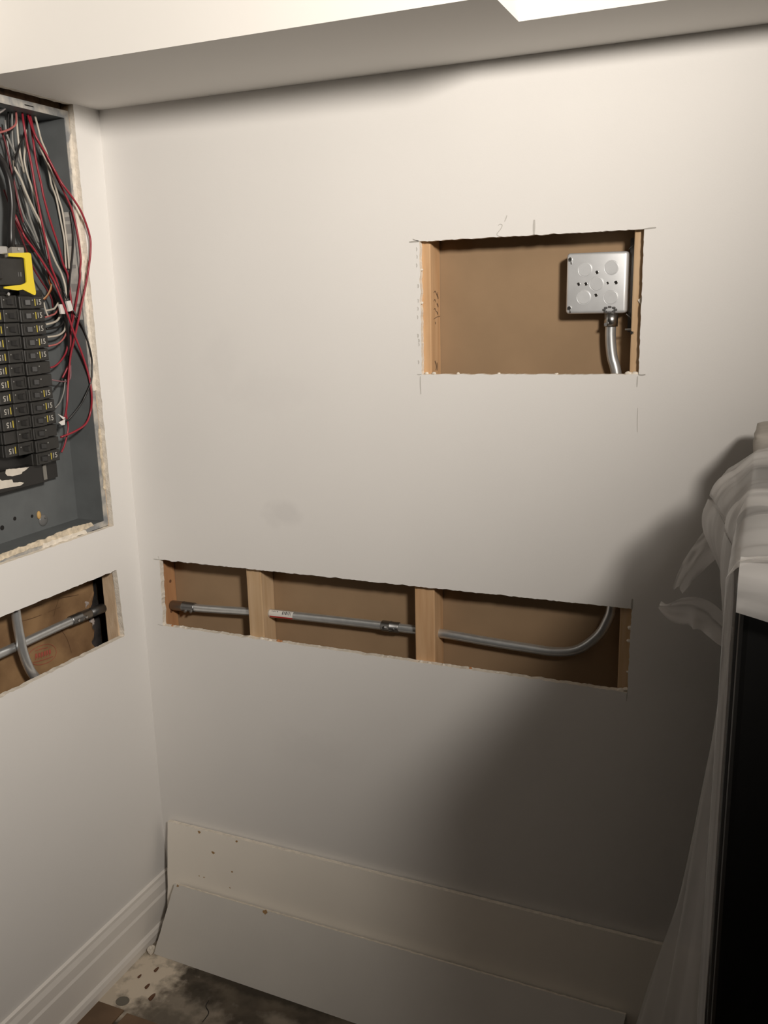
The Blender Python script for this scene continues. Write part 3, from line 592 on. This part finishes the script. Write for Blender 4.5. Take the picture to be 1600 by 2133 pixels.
# plaster smeared over the bottom edge of the box
def smear(name, outline, x, th, m, parent, seed):
    loop = ragged(outline, 0.004, 0.0022, seed)
    return prism(name, [(x, a, b) for a, b in loop], (1, 0, 0), th, m, parent)
smear('plaster_smear', [(-0.45, 1.0145), (-0.45, 1.0275), (-0.27, 1.0300), (-0.19, 1.0340), (-0.13, 1.0310), (-0.122, 1.022), (-0.20, 1.0180), (-0.30, 1.0195)], PX + 0.0014, 0.0016, M_paste, fl, 21)
smear('plaster_smear', [(-0.27, 1.0120), (-0.27, 1.0210), (-0.15, 1.0200), (-0.145, 1.0120)], PX + 0.0014, 0.0024, M_gyp, fl, 22)
smear('plaster_smear', [(-0.0795, 1.09), (-0.0805, 1.19), (-0.0795, 1.22), (-0.0740, 1.22), (-0.0740, 1.09)], PX + 0.0014, 0.0020, M_paste, fl, 23)
smear('plaster_smear', [(-0.0830, 1.30), (-0.0815, 1.42), (-0.0840, 1.60), (-0.0825, 1.78), (-0.0740, 1.80), (-0.0740, 1.30)], PX + 0.0014, 0.0016, M_gyp, fl, 24)
# dusty timber in the gap under the soffit
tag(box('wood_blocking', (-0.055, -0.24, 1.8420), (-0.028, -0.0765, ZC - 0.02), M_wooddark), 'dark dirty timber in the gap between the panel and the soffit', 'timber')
# label on the inner side of the box
lab = prism('paper_label', [(-0.0385, YR - 0.0002, 1.6530), (-0.0160, YR - 0.0002, 1.6525), (-0.0145, YR - 0.0002, 1.4440), (-0.0385, YR - 0.0002, 1.4445)], (0, -1, 0), 0.0003, M_sticker, pan)
for z0, z1 in ((1.636, 1.644), (1.612, 1.630), (1.588, 1.600), (1.545, 1.552), (1.50, 1.515), (1.47, 1.476)):
    prism('print', [(-0.035, YR - 0.0006, z0), (-0.019, YR - 0.0006, z0), (-0.019, YR - 0.0006, z1), (-0.035, YR - 0.0006, z1)], (0, -1, 0), 0.0002, mat('grey_print', (0.30, 0.29, 0.28), 0.7), lab)

# busbar base behind the breakers
box('busbar_base', (PB + 0.0003, -0.340, 1.130), (-0.062, -0.155, 1.500), M_black, pan)
# circuit breakers: built once, then copied
XF = -0.031
def breaker_mesh(side):
    bm = bmesh.new()
    # side +1: towards the right (y up), -1: left. local origin at the middle seam, centre height
    y = lambda t: side * t
    def bb(x0, x1, y0, y1, z0, z1, bv=0.0012):
        a, b = sorted((y(y0), y(y1))); add_box(bm, (x0, a, z0), (x1, b, z1), bv, 1)
    bb(-0.034, -0.010, 0.0005, 0.0700, -0.0118, 0.0118)
    bb(-0.012, 0.0, 0.0020, 0.0400, -0.0118, 0.0118)
    bb(-0.012, -0.004, 0.0385, 0.0690, -0.0114, 0.0114)
    bb(-0.004, 0.0018, 0.0060, 0.0075, -0.0085, 0.0085, 0.0004)
    me = bpy.data.meshes.new('breaker'); bmesh.ops.recalc_face_normals(bm, faces=bm.faces); bm.to_mesh(me); bm.free(); me.materials.append(M_black2)
    return me
def handle_mesh(side):
    bm = bmesh.new()
    pts = [(-0.001, 0.012), (-0.001, 0.030), (0.0025, 0.028), (0.0085, 0.024), (0.0085, 0.020), (0.0025, 0.014)]
    a = [bm.verts.new((p[0], side * p[1], -0.0045)) for p in pts]; b = [bm.verts.new((p[0], side * p[1], 0.0045)) for p in pts]
    bm.faces.new(a); bm.faces.new(b)
    for i in range(6): bm.faces.new((a[i], a[(i + 1) % 6], b[(i + 1) % 6], b[i]))
    me = bpy.data.meshes.new('handle'); bmesh.ops.recalc_face_normals(bm, faces=bm.faces); bm.to_mesh(me); bm.free(); me.materials.append(M_black)
    return me
def text_mesh(s, size, m):
    cu = bpy.data.curves.new('txt', 'FONT'); cu.body = s; cu.size = size; cu.align_x = 'CENTER'; cu.align_y = 'CENTER'; cu.extrude = 0.0002; cu.offset = 0.0002
    t = bpy.data.objects.new('txt', cu); COL.objects.link(t)
    dg = bpy.context.evaluated_depsgraph_get(); me = bpy.data.meshes.new_from_object(t.evaluated_get(dg))
    bpy.data.objects.remove(t); me.materials.clear(); me.materials.append(m)
    return me
def plate_mesh(dy, dz, m, th=0.0004):
    bm = bmesh.new(); add_box(bm, (0, -dy / 2, -dz / 2), (th, dy / 2, dz / 2)); me = bpy.data.meshes.new('plate')
    bmesh.ops.recalc_face_normals(bm, faces=bm.faces); bm.to_mesh(me); bm.free(); me.materials.append(m); return me
BM = {1: breaker_mesh(1), -1: breaker_mesh(-1)}; HM = {1: handle_mesh(1), -1: handle_mesh(-1)}
TX = text_mesh('15', 0.0145, M_white); YS = plate_mesh(0.0022, 0.0130, M_yprint); SCR = plate_mesh(0.0022, 0.0022, mat('steel_dot', (0.55, 0.55, 0.53), 0.3, metal=1.0))
TROT = Matrix(((0, 0, 1, 0), (1, 0, 0, 0), (0, 1, 0, 0), (0, 0, 0, 1)))     # text plane onto the wall: x -> y, y -> z, normal -> +x
def put(name, me, parent, mw):
    o = bpy.data.objects.new(name, me); COL.objects.link(o); o.parent = parent; o.matrix_parent_inverse = parent.matrix_world.inverted(); o.matrix_world = mw; return o
bpy.context.view_layer.update()
SEAM = -0.2400; ZROW = 1.4803; PITCH = 0.02495
no_label_r = {5, 6, 10, 11}; no_label_l = {10}
for side, nrow, skip in ((1, 13, no_label_r), (-1, 12, no_label_l)):
    for r in range(nrow):
        z = ZROW - r * PITCH + (0.0015 if side < 0 else 0); jx = 0.0012 * math.sin(r * 2.3 + side)
        base = Matrix.Translation((XF + jx, SEAM, z))
        b = bpy.data.objects.new('circuit_breaker', BM[side]); COL.objects.link(b); b.parent = pan
        b.matrix_parent_inverse = Matrix.Translation(pan.location).inverted(); b.matrix_basis = base
        def sub(name, me, mloc):
            o = bpy.data.objects.new(name, me); COL.objects.link(o); o.parent = b; o.matrix_basis = mloc; return o
        sub('handle', HM[side], Matrix.Identity(4))
        sub('screw_dot', SCR, Matrix.Translation((0.0, side * 0.0345, 0.004)))
        if r not in skip:
            yl = side * 0.0525
            sub('rating_number', TX, Matrix.Translation((-0.0038, yl + side * 0.0022, 0)) @ (Matrix.Rotation(math.pi, 4, 'X') if side < 0 else Matrix.Identity(4)) @ TROT)
            sub('yellow_bar', YS, Matrix.Translation((-0.0040, yl - side * 0.0075, 0)))
# main breaker with its yellow retaining frame
mb = box('main_breaker', (-0.062, -0.360, 1.5110), (-0.0165, -0.2215, 1.5595), M_black2, pan, 0.002)
box('toggle', (-0.0165, -0.330, 1.522), (-0.004, -0.296, 1.548), M_black, mb, 0.002)
box('raised_mark', (-0.0165, -0.2480, 1.5270), (-0.0158, -0.2465, 1.5350), mat('grey_mark', (0.12, 0.12, 0.12), 0.6), mb)
box('raised_mark', (-0.0165, -0.2430, 1.5270), (-0.0158, -0.2395, 1.5350), mat('grey_mark', (0.12, 0.12, 0.12), 0.6), mb)
YP = [(-0.2679, 1.5681), (-0.2194, 1.5706), (-0.2155, 1.5692), (-0.2141, 1.5656), (-0.2145, 1.5238), (-0.2122, 1.4984), (-0.2135, 1.4945), (-0.2167, 1.4931), (-0.2441, 1.5037), (-0.2574, 1.502), (-0.288, 1.5054), (-0.2875, 1.5088), (-0.2463, 1.5123), (-0.2364, 1.5150), (-0.2324, 1.5176), (-0.2309, 1.5582), (-0.2330, 1.5605), (-0.2387, 1.5614), (-0.2688, 1.5622)]
prism('yellow_frame', [(-0.0150, y, z) for y, z in YP], (1, 0, 0), 0.003, M_yellow, pan)
lg = box('terminal_lug', (-0.050, -0.298, 1.5660), (-0.020, -0.2625, 1.5805), M_zinc, pan, 0.0015)
pl = box('terminal_plate', (-0.052, -0.2474, 1.5605), (-0.024, -0.2180, 1.5805), mat('grey_terminal', (0.30, 0.28, 0.25), 0.5), pan, 0.001)
screw((-0.0235, -0.2330, 1.5765), (1, 0, 0), 0.0030, 0.003, M_zinc, pl, 'screw')
box('black_bar', (-0.070, -0.215, 1.5745), (-0.046, -0.165, 1.5870), M_black, pan, 0.001)
box('black_bar', (-0.072, -0.218, 1.492), (-0.048, -0.158, 1.503), M_black2, pan, 0.001)
screw((-0.0195, -0.2747, 1.4958), (1, 0, 0), 0.0036, 0.004, M_zinc, mb, 'screw')
box('grey_backing_strip', (PB + 0.0003, -0.205, 1.500), (PB + 0.004, -0.150, 1.560), mat('grey_strip', (0.30, 0.29, 0.28), 0.6), pan)
# busbar end below the breakers with the torn paper label
be = box('busbar_end', (PB + 0.0003, -0.3450, 1.128), (-0.052, -0.1950, 1.1690), M_black, pan, 0.002)
box('end_clip', (-0.0540, -0.2050, 1.1330), (-0.0500, -0.1960, 1.1640), mat('worn_clip', (0.20, 0.19, 0.17), 0.5), be, 0.001)
for pts in ([(-0.2982, 1.1812 - .0095), (-0.2405, 1.1660), (-0.2490, 1.1620), (-0.258, 1.1600), (-0.261, 1.1565), (-0.285, 1.1560), (-0.2969, 1.1590), (-0.301, 1.1640)],
            [(-0.330, 1.1590), (-0.3201, 1.1600), (-0.3121, 1.1526), (-0.2865, 1.1500), (-0.2851, 1.1440), (-0.2640, 1.1405), (-0.2578, 1.1380), (-0.2660, 1.1345), (-0.3122, 1.1370), (-0.330, 1.1390)]):
    prism('torn_label', [(-0.0520, y, z) for y, z in ragged(pts, 0.004, 0.0010, 31)], (1, 0, 0), 0.0006, M_paper, be)
# screw holes and the foamed screw in the back
for y, z, r in ((-0.2618, 1.0645, .0040), (-0.2164, 1.0589, .0034), (-0.296, 1.054, .005)):
    bm = bmesh.new(); bmesh.ops.create_cone(bm, cap_ends=True, segments=14, radius1=r, radius2=r, depth=0.0004)
    bmesh.ops.transform(bm, matrix=Matrix.Translation((PB + 0.0003, y, z)) @ Matrix.Rotation(math.pi / 2, 4, 'Y'), verts=bm.verts); finish('screw_hole', bm, M_hole, pan)
bm = bmesh.new(); bmesh.ops.create_icosphere(bm, subdivisions=2, radius=0.006)
for q in bm.verts: q.co = Vector((q.co.x * 0.5 + PB + 0.001, q.co.y * 0.9 - 0.1985, q.co.z * 1.5 + 1.0570))
finish('adhesive_blob', bm, mat('ochre_glue', (0.58, 0.36, 0.13), 0.7), pan, True)
bm = bmesh.new(); bmesh.ops.create_uvsphere(bm, u_segments=16, v_segments=10, radius=0.0125)
for q in bm.verts: q.co = Vector((q.co.x * 0.35 + PB + 0.0005, q.co.y - 0.188, q.co.z + 1.0440))
dm = finish('dome', bm, mat('dome_grey', (0.15, 0.15, 0.148), 0.35), pan, True)
screw((PB + 0.0055, -0.1865, 1.0485), (1, 0.2, 0.4), 0.0020, 0.002, M_zinc, dm, 'screw')

# wires
for c, r, pts in WIRES:
    w = tube('wire', pts, r, wire_mat(c), pan, 8, 7)
    w['label'] = {'red': 'red insulated wire', 'darkred': 'dark red insulated wire', 'pink': 'faded red insulated wire', 'black': 'black insulated wire', 'white': 'off-white insulated wire',
                  'grey': 'grey insulated wire', 'silver': 'bare metal cable end', 'mauve': 'faded brownish wire', 'orange': 'orange insulated wire', 'tan': 'tan insulated wire'}[c]
# white tape flags on the wires
for pts in ([(-0.026, -0.1424, 1.4755), (-0.026, -0.1318, 1.4753), (-0.026, -0.1292, 1.4567), (-0.026, -0.1399, 1.4569)], [(-0.026, -0.1216, 1.4808), (-0.026, -0.1104, 1.4825), (-0.026, -0.105, 1.4636), (-0.026, -0.1177, 1.4611)]):
    f = prism('tape_flag', pts, (1, 0, 0), 0.004, mat('white_tape', (0.72, 0.70, 0.67), 0.35), pan)
prism('tape_flag', [(-0.028, -0.1735, 1.263), (-0.028, -0.1536, 1.2525), (-0.028, -0.160, 1.2500)], (1, 0, 0), 0.001, mat('white_tape', (0.72, 0.70, 0.67), 0.35), pan)
prism('tape_flag', [(-0.028, -0.1735, 1.246), (-0.028, -0.1550, 1.2500), (-0.028, -0.1570, 1.2388), (-0.028, -0.166, 1.2390)], (1, 0, 0), 0.001, mat('white_tape', (0.72, 0.70, 0.67), 0.35), pan)

# ------------------------------------------------------------------ drywall off-cuts leaning on the wall
def slab(name, label, corners, th, m, seed, amp=0.0012):
    """corners TL, TR, BR, BL of the front face; thickness goes backwards"""
    TL, TR, BR, BL = [Vector(c) for c in corners]
    n = (TR - TL).cross(BL - TL).normalized()
    if n.y > 0: n = -n
    uv = ragged([(0, 1), (1, 1), (1, 0), (0, 0)], 0.02, 0.0, seed)
    rnd = random.Random(seed); W = (TR - TL).length; H = (TL - BL).length
    out = []
    N = 130
    def P(u, v): return (BL.lerp(BR, u)).lerp(TL.lerp(TR, u), v)
    for k in range(N): out.append(P(k / N, 1 - amp / H * (noise.noise(Vector((k * 0.9, seed, 0))) + 0.4 * rnd.random()) * (k > 0)))
    for k in range(14): out.append(P(1, 1 - k / 14))
    for k in range(N): out.append(P(1 - k / N, 0))
    for k in range(14): out.append(P(amp / W * noise.noise(Vector((k * 1.1, seed, 9))) * 1.2 + (0.0), k / 14))
    bm = bmesh.new(); a = [bm.verts.new(p) for p in out]; b = [bm.verts.new(p - n * th) for p in out]
    f = bm.faces.new(a); g = bm.faces.new(list(reversed(b)))
    bmesh.ops.triangulate(bm, faces=[f, g])
    for i in range(len(a)):
        j = (i + 1) % len(a); e = bm.faces.new((a[i], a[j], b[j], b[i])); e.material_index = 1
    return tag(finish(name, bm, [m, M_gyp]), label, 'drywall off-cut'), P, n
T1 = 0.0120
p1, P1, n1 = slab('drywall_offcut', 'tall cream drywall strip leaning against the back wall behind the grey one',
                  [(0.0262, -0.0145, 0.2725), (1.23, -0.0145, 0.2640), (1.24, -0.0720, 0.0005), (0.0400, -0.0690, 0.0005)], T1, M_piece1, 41)
p2, P2, n2 = slab('drywall_offcut', 'low grey-faced drywall strip resting in front of the taller cream strip',
                  [(0.0660, -0.0590, 0.1430), (1.105, -0.0600, 0.1280), (1.090, -0.1620, 0.0005), (0.0470, -0.1310, 0.0005)], T1, M_piece2, 43)
def mark_on(parent, P, n, u, v, r, m, seed):
    c = P(u, v); t = (P(u + 0.01, v) - c).normalized(); s = n.cross(t)
    bm = bmesh.new(); rnd = random.Random(seed); vs = []
    pts = [c + (t * math.cos(a) * 1.3 + s * math.sin(a)) * r * rnd.uniform(0.6, 1.2) for a in [2 * math.pi * k / 9 for k in range(9)]]
    return prism('stain', pts, n, 0.0005, m, parent)
for u, v, r in [(0.107, 0.83, .0040), (0.075, 0.975, .0035), (0.16, 0.975, .0026), (0.086, 0.60, .0014), (0.075, 0.60, .0013), (0.15, 0.71, .0018), (0.145, 0.57, .0014)]:
    mark_on(p1, P1, n1, u, v, r, M_ochre, int(u * 1e4))
mark_on(p2, P2, n2, 0.238, 0.975, 0.0060, M_ochre, 7); mark_on(p2, P2, n2, 0.010, 0.985, 0.0028, M_ochre, 9)
# broken corner of the grey strip
bm = bmesh.new(); bmesh.ops.create_icosphere(bm, subdivisions=3, radius=0.009)
for q in bm.verts:
    k = 1 + 0.6 * noise.noise(q.co * 160); q.co = Vector((q.co.x * 0.7 * k + 0.0400, q.co.y * k - 0.130, max(0.0002, q.co.z * 1.2 * k + 0.008)))
finish('broken_corner', bm, M_gyp, p2, True)

# crumbs of brown debris on the dusty floor
rnd = random.Random(12)
k = 0
for x, y, r, l in [(0.085, -0.172, .0045, 'round brown crumb nearest the grey drywall strip'), (0.062, -0.203, .0035, 'small brown crumb beside the baseboard'), (0.098, -0.222, .0045, 'long brown crumb in the plaster dust'),
                   (0.128, -0.245, .0060, 'reddish brown crumb at the edge of the plaster dust'), (0.060, -0.270, .0, None)]:
    if not l: continue
    bm = bmesh.new(); bmesh.ops.create_icosphere(bm, subdivisions=2, radius=r)
    for q in bm.verts:
        s = 1 + 0.5 * noise.noise(q.co * (1.5 / r)); q.co = Vector((q.co.x * 0.8 * s + x, q.co.y * 1.6 * s + y, max(0.0002, q.co.z * 0.5 * s + r * 0.3)))
    tag(finish('debris_crumb', bm, mat('brown_crumb', (0.15, 0.075, 0.04), 0.9), None, True), l, 'debris', 'crumbs on the floor by the baseboard')
bm = bmesh.new(); bmesh.ops.create_cone(bm, cap_ends=True, segments=20, radius1=0.0135, radius2=0.0125, depth=0.0010)
for q in bm.verts: q.co = Vector((q.co.x * 1.15 + 0.0735, q.co.y - 0.276, q.co.z + 0.0006))
finish('grey_spot', bm, mat('grey_spot', (0.17, 0.155, 0.125), 0.9), floor)

# ------------------------------------------------------------------ black appliance under plastic
AX, AYB, AYF, AZ = 1.264, -0.070, -0.800, 1.225
app = thing('appliance', 'tall black appliance half covered by plastic at the right edge', 'appliance', (1.60, -0.43, 0))
box('body', (AX, AYF + 0.03, 0.05), (1.94, AYB, AZ), M_blackapp, app, 0.006, 3)
d = box('door', (AX + 0.004, AYF, 0.06), (1.936, AYF + 0.029, AZ - 0.006), M_blackapp, app, 0.008, 3)
tube('handle', [(1.885, AYF - 0.002, 0.62), (1.885, AYF - 0.035, 0.65), (1.885, AYF - 0.035, 1.03), (1.885, AYF - 0.002, 1.06)], 0.009, M_blackapp, d, 12, 6)
for x in (AX + 0.03, 1.89):
    for y in (AYF + 0.07, AYB - 0.05):
        tube('foot', [(x, y, 0.0), (x, y, 0.051)], 0.018, M_blackapp, app, 12, 0)
# wrapped bundle on top, at the back
bm = bmesh.new(); add_box(bm, (1.262, -0.215, AZ + 0.0005), (1.70, -0.065, AZ + 0.050), 0.014, 4)
bmesh.ops.subdivide_edges(bm, edges=[e for e in bm.edges if e.calc_length() > 0.03], cuts=10, use_grid_fill=True)
for q in bm.verts:
    f = 0.0022 * math.sin((q.co.z - AZ) * 520) + 0.003 * noise.noise(q.co * 25)
    q.co.x += f; q.co.y -= f
    q.co.z = max(q.co.z, AZ + 0.0005)
tag(finish('wrapped_bundle', bm, M_cloth, None, True), 'pale ribbed bundle on top of the black appliance against the wall', 'bundle')

# plastic film: over the top, bulging over the left edge, then flaring to the floor
film = thing('plastic_sheet', 'crumpled translucent plastic sheet draped over the black appliance', 'plastic sheet', (1.2, -0.4, 0))
prof = [(1.93, 1.232), (1.70, 1.233), (1.50, 1.235), (1.36, 1.237), (1.30, 1.238), (1.266, 1.232), (1.252, 1.212), (1.247, 1.180), (1.246, 1.140), (1.247, 1.095), (1.248, 1.055), (1.248, 1.000), (1.246, 0.930), (1.242, 0.860), (1.230, 0.740), (1.212, 0.600), (1.190, 0.450), (1.160, 0.280), (1.125, 0.110), (1.095, 0.012)]
PR = catmull([(x, 0, z) for x, z in prof], 9)
NYF = 150; bm = bmesh.new(); grid = []
def ridge(y, x, k):  # noqa
    """long soft folds of film that run across the top from left to right"""
    q = y * 11 + 0.7 * noise.noise(Vector((x * 3, y * 4, k)))
    return (1 - abs(noise.noise(Vector((q, x * 1.1 + k, 0.5)))) * 2.2) * 0.6 + 0.4 * (1 - abs(noise.noise(Vector((q * 2.3, x * 2.2, k + 4)))) * 2)
for i, p in enumerate(PR):
    s = i / (len(PR) - 1); row = []
    on_top = s < 0.27
    hang = max(0.0, min(1.0, (1.20 - p.z) / 0.25)) if not on_top else 0.0
    low = max(0.0, min(1.0, (0.9 - p.z) / 0.9)) if not on_top else 0
    for j in range(NYF + 1):
        t = j / NYF
        yb = -0.220 if on_top else (-0.118 if p.z > 1.0 else -0.150 - 0.02 * math.sin(s * 40))
        if not on_top and p.z > 1.19: yb = -0.218
        yf = AYF + 0.004
        y = yb + (yf - yb) * t
        fold = 0.012 * math.sin(t * 19 + 2.0 * noise.noise(Vector((p.z * 2, 4, 1)))) + 0.008 * math.sin(t * 47 + p.z * 3)
        x = p.x; z = p.z; rg = ridge(y, p.x + p.z * 0.6, 2.0)
        if on_top:
            z += 0.006 + max(0.0, 0.024 * rg) + 0.010 * noise.noise(Vector((x * 7, y * 9, 1)))
        else:
            band = math.exp(-((p.z - 1.165) / 0.062) ** 2); b2 = math.exp(-((p.z - 1.205) / 0.035) ** 2)
            near = max(0.0, min(1.0, (-0.46 - y) / 0.12))
            x -= (0.026 * math.exp(-((y + 0.30) / 0.085) ** 2) * band + 0.016 * math.exp(-((y + 0.20) / 0.04) ** 2) * b2) * (0.75 + 0.35 * rg)
            x -= max(0.0, 0.010 * rg) * max(band, b2) * (1 - near)
            z += 0.016 * rg * max(band * 0.7, b2) * min(1.0, max(0.0, (p.z - 1.0) / 0.1))
            x += fold * hang * (0.35 + 0.5 * low) * (1 - 0.75 * t) - 0.004
            x = min(x, AX - 0.004)
            kz = min(1.0, max(0.0, (1.16 - p.z) / 0.16)); kz = max(kz * kz * (3 - 2 * kz), near)
            x = x + (AX - 0.008 - x) * min(1.0, max(0.0, (t - 0.08) * 2.2)) * kz
            z = max(z, 0.004)
        row.append(bm.verts.new((x, y, z)))
    grid.append(row)
for a, b in zip(grid, grid[1:]):
    for j in range(NYF): bm.faces.new((a[j], a[j + 1], b[j + 1], b[j]))
finish('drape', bm, M_film, film, True, fix=False)
# hem hanging over the front edge
bm = bmesh.new(); rows = []
for i in range(41):
    x = AX + 0.002 + (1.93 - AX) * i / 40; row = []
    drop = 0.030 + 0.020 * noise.noise(Vector((x * 9, 1, 2))) + 0.010 * noise.noise(Vector((x * 21, 4, 2)))
    drop *= 0.35 + 0.65 * min(1.0, (x - AX) / 0.07)
    for j in range(11):
        v = j / 10
        zz = AZ + 0.026 - (drop + 0.026) * v
        row.append(bm.verts.new((x, AYF - 0.006 - 0.010 * math.sin(min(1, v * 2) * 1.57) - 0.006 * noise.noise(Vector((x * 18, v * 3, 6))) + (0.030 if j == 0 else 0), zz)))
    rows.append(row)
for a, b in zip(rows, rows[1:]):
    for j in range(10): bm.faces.new((a[j], a[j + 1], b[j + 1], b[j]))
finish('front_hem', bm, M_film, film, True, fix=False)
# loose tail reaching out towards the cut-out
def tail(name, spine, widths, seed):
    S = catmull(spine, 10); bm = bmesh.new(); rows = []
    for i, c in enumerate(S):
        s = i / (len(S) - 1); k = s * (len(widths) - 1); a = int(min(k, len(widths) - 2)); w = widths[a] + (widths[a + 1] - widths[a]) * (k - a)
        t = (S[min(i + 1, len(S) - 1)] - S[max(i - 1, 0)]).normalized(); side = t.cross(Vector((0, -1, 0.15))).normalized()
        row = []
        for j in range(13):
            u = j / 12 - 0.5
            p = c + side * w * 2 * u + Vector((0, 0.016 * noise.noise(Vector((u * 4, s * 5, seed))) + 0.012 * math.cos(u * 7), 0))
            row.append(bm.verts.new(p))
        rows.append(row)
    for a, b in zip(rows, rows[1:]):
        for j in range(12): bm.faces.new((a[j], a[j + 1], b[j + 1], b[j]))
    return finish(name, bm, M_film, film, True, fix=False)
tail('loose_tail', [(1.246, -0.22, 1.145), (1.228, -0.20, 1.128), (1.203, -0.17, 1.088), (1.180, -0.14, 1.045), (1.165, -0.13, 1.010)], [0.020, 0.020, 0.016, 0.008], 3)
tail('loose_tail', [(1.138, -0.13, 0.982), (1.160, -0.14, 0.978), (1.195, -0.15, 0.985), (1.224, -0.16, 0.972), (1.250, -0.175, 0.95)], [0.003, 0.016, 0.026, 0.022, 0.012], 8)

# ------------------------------------------------------------------ the room's spotlight (beside and above the camera)
lamp = thing('spotlight', 'white cone spotlight hung under the ceiling and aimed at the wall', 'spotlight', (LAMP_POS.x, LAMP_POS.y, ZC))
bm = bmesh.new(); bmesh.ops.create_cone(bm, cap_ends=True, segments=32, radius1=0.06, radius2=0.065, depth=0.025)
bmesh.ops.translate(bm, verts=bm.verts, vec=(LAMP_POS.x, LAMP_POS.y, ZC - 0.013)); finish('canopy', bm, M_trim, lamp)
back = LAMP_POS - LAMP_DIR * 0.17
tube('stem', [(LAMP_POS.x, LAMP_POS.y, ZC - 0.02), (back.x, back.y, (ZC + back.z) / 2 + 0.02), tuple(back + LAMP_DIR * 0.004)], 0.012, M_trim, lamp, 12, 6)
bm = bmesh.new()
add_tube(bm, [LAMP_POS - LAMP_DIR * d for d in (0.17, 0.165, 0.10, 0.04, 0.02)], lambda t: [0.03, 0.045, 0.075, 0.10, 0.105][min(4, int(round(t * 4)))], 28, cap=False)
finish('shade', bm, M_trim, lamp, True)
lamp_o.parent = lamp; lamp_o.matrix_parent_inverse = Matrix.Translation(lamp.location).inverted()
em = bpy.data.materials.new('lit_bulb'); em.use_nodes = True
nt = em.node_tree; nt.nodes.clear(); e = nt.nodes.new('ShaderNodeEmission'); e.inputs[0].default_value = (1.0, 0.925, 0.835, 1); e.inputs[1].default_value = 6.0
oo = nt.nodes.new('ShaderNodeOutputMaterial'); nt.links.new(e.outputs[0], oo.inputs[0])
bm = bmesh.new(); bmesh.ops.create_uvsphere(bm, u_segments=16, v_segments=10, radius=0.032)
bmesh.ops.translate(bm, verts=bm.verts, vec=LAMP_POS - LAMP_DIR * 0.115); finish('bulb', bm, em, lamp, True)
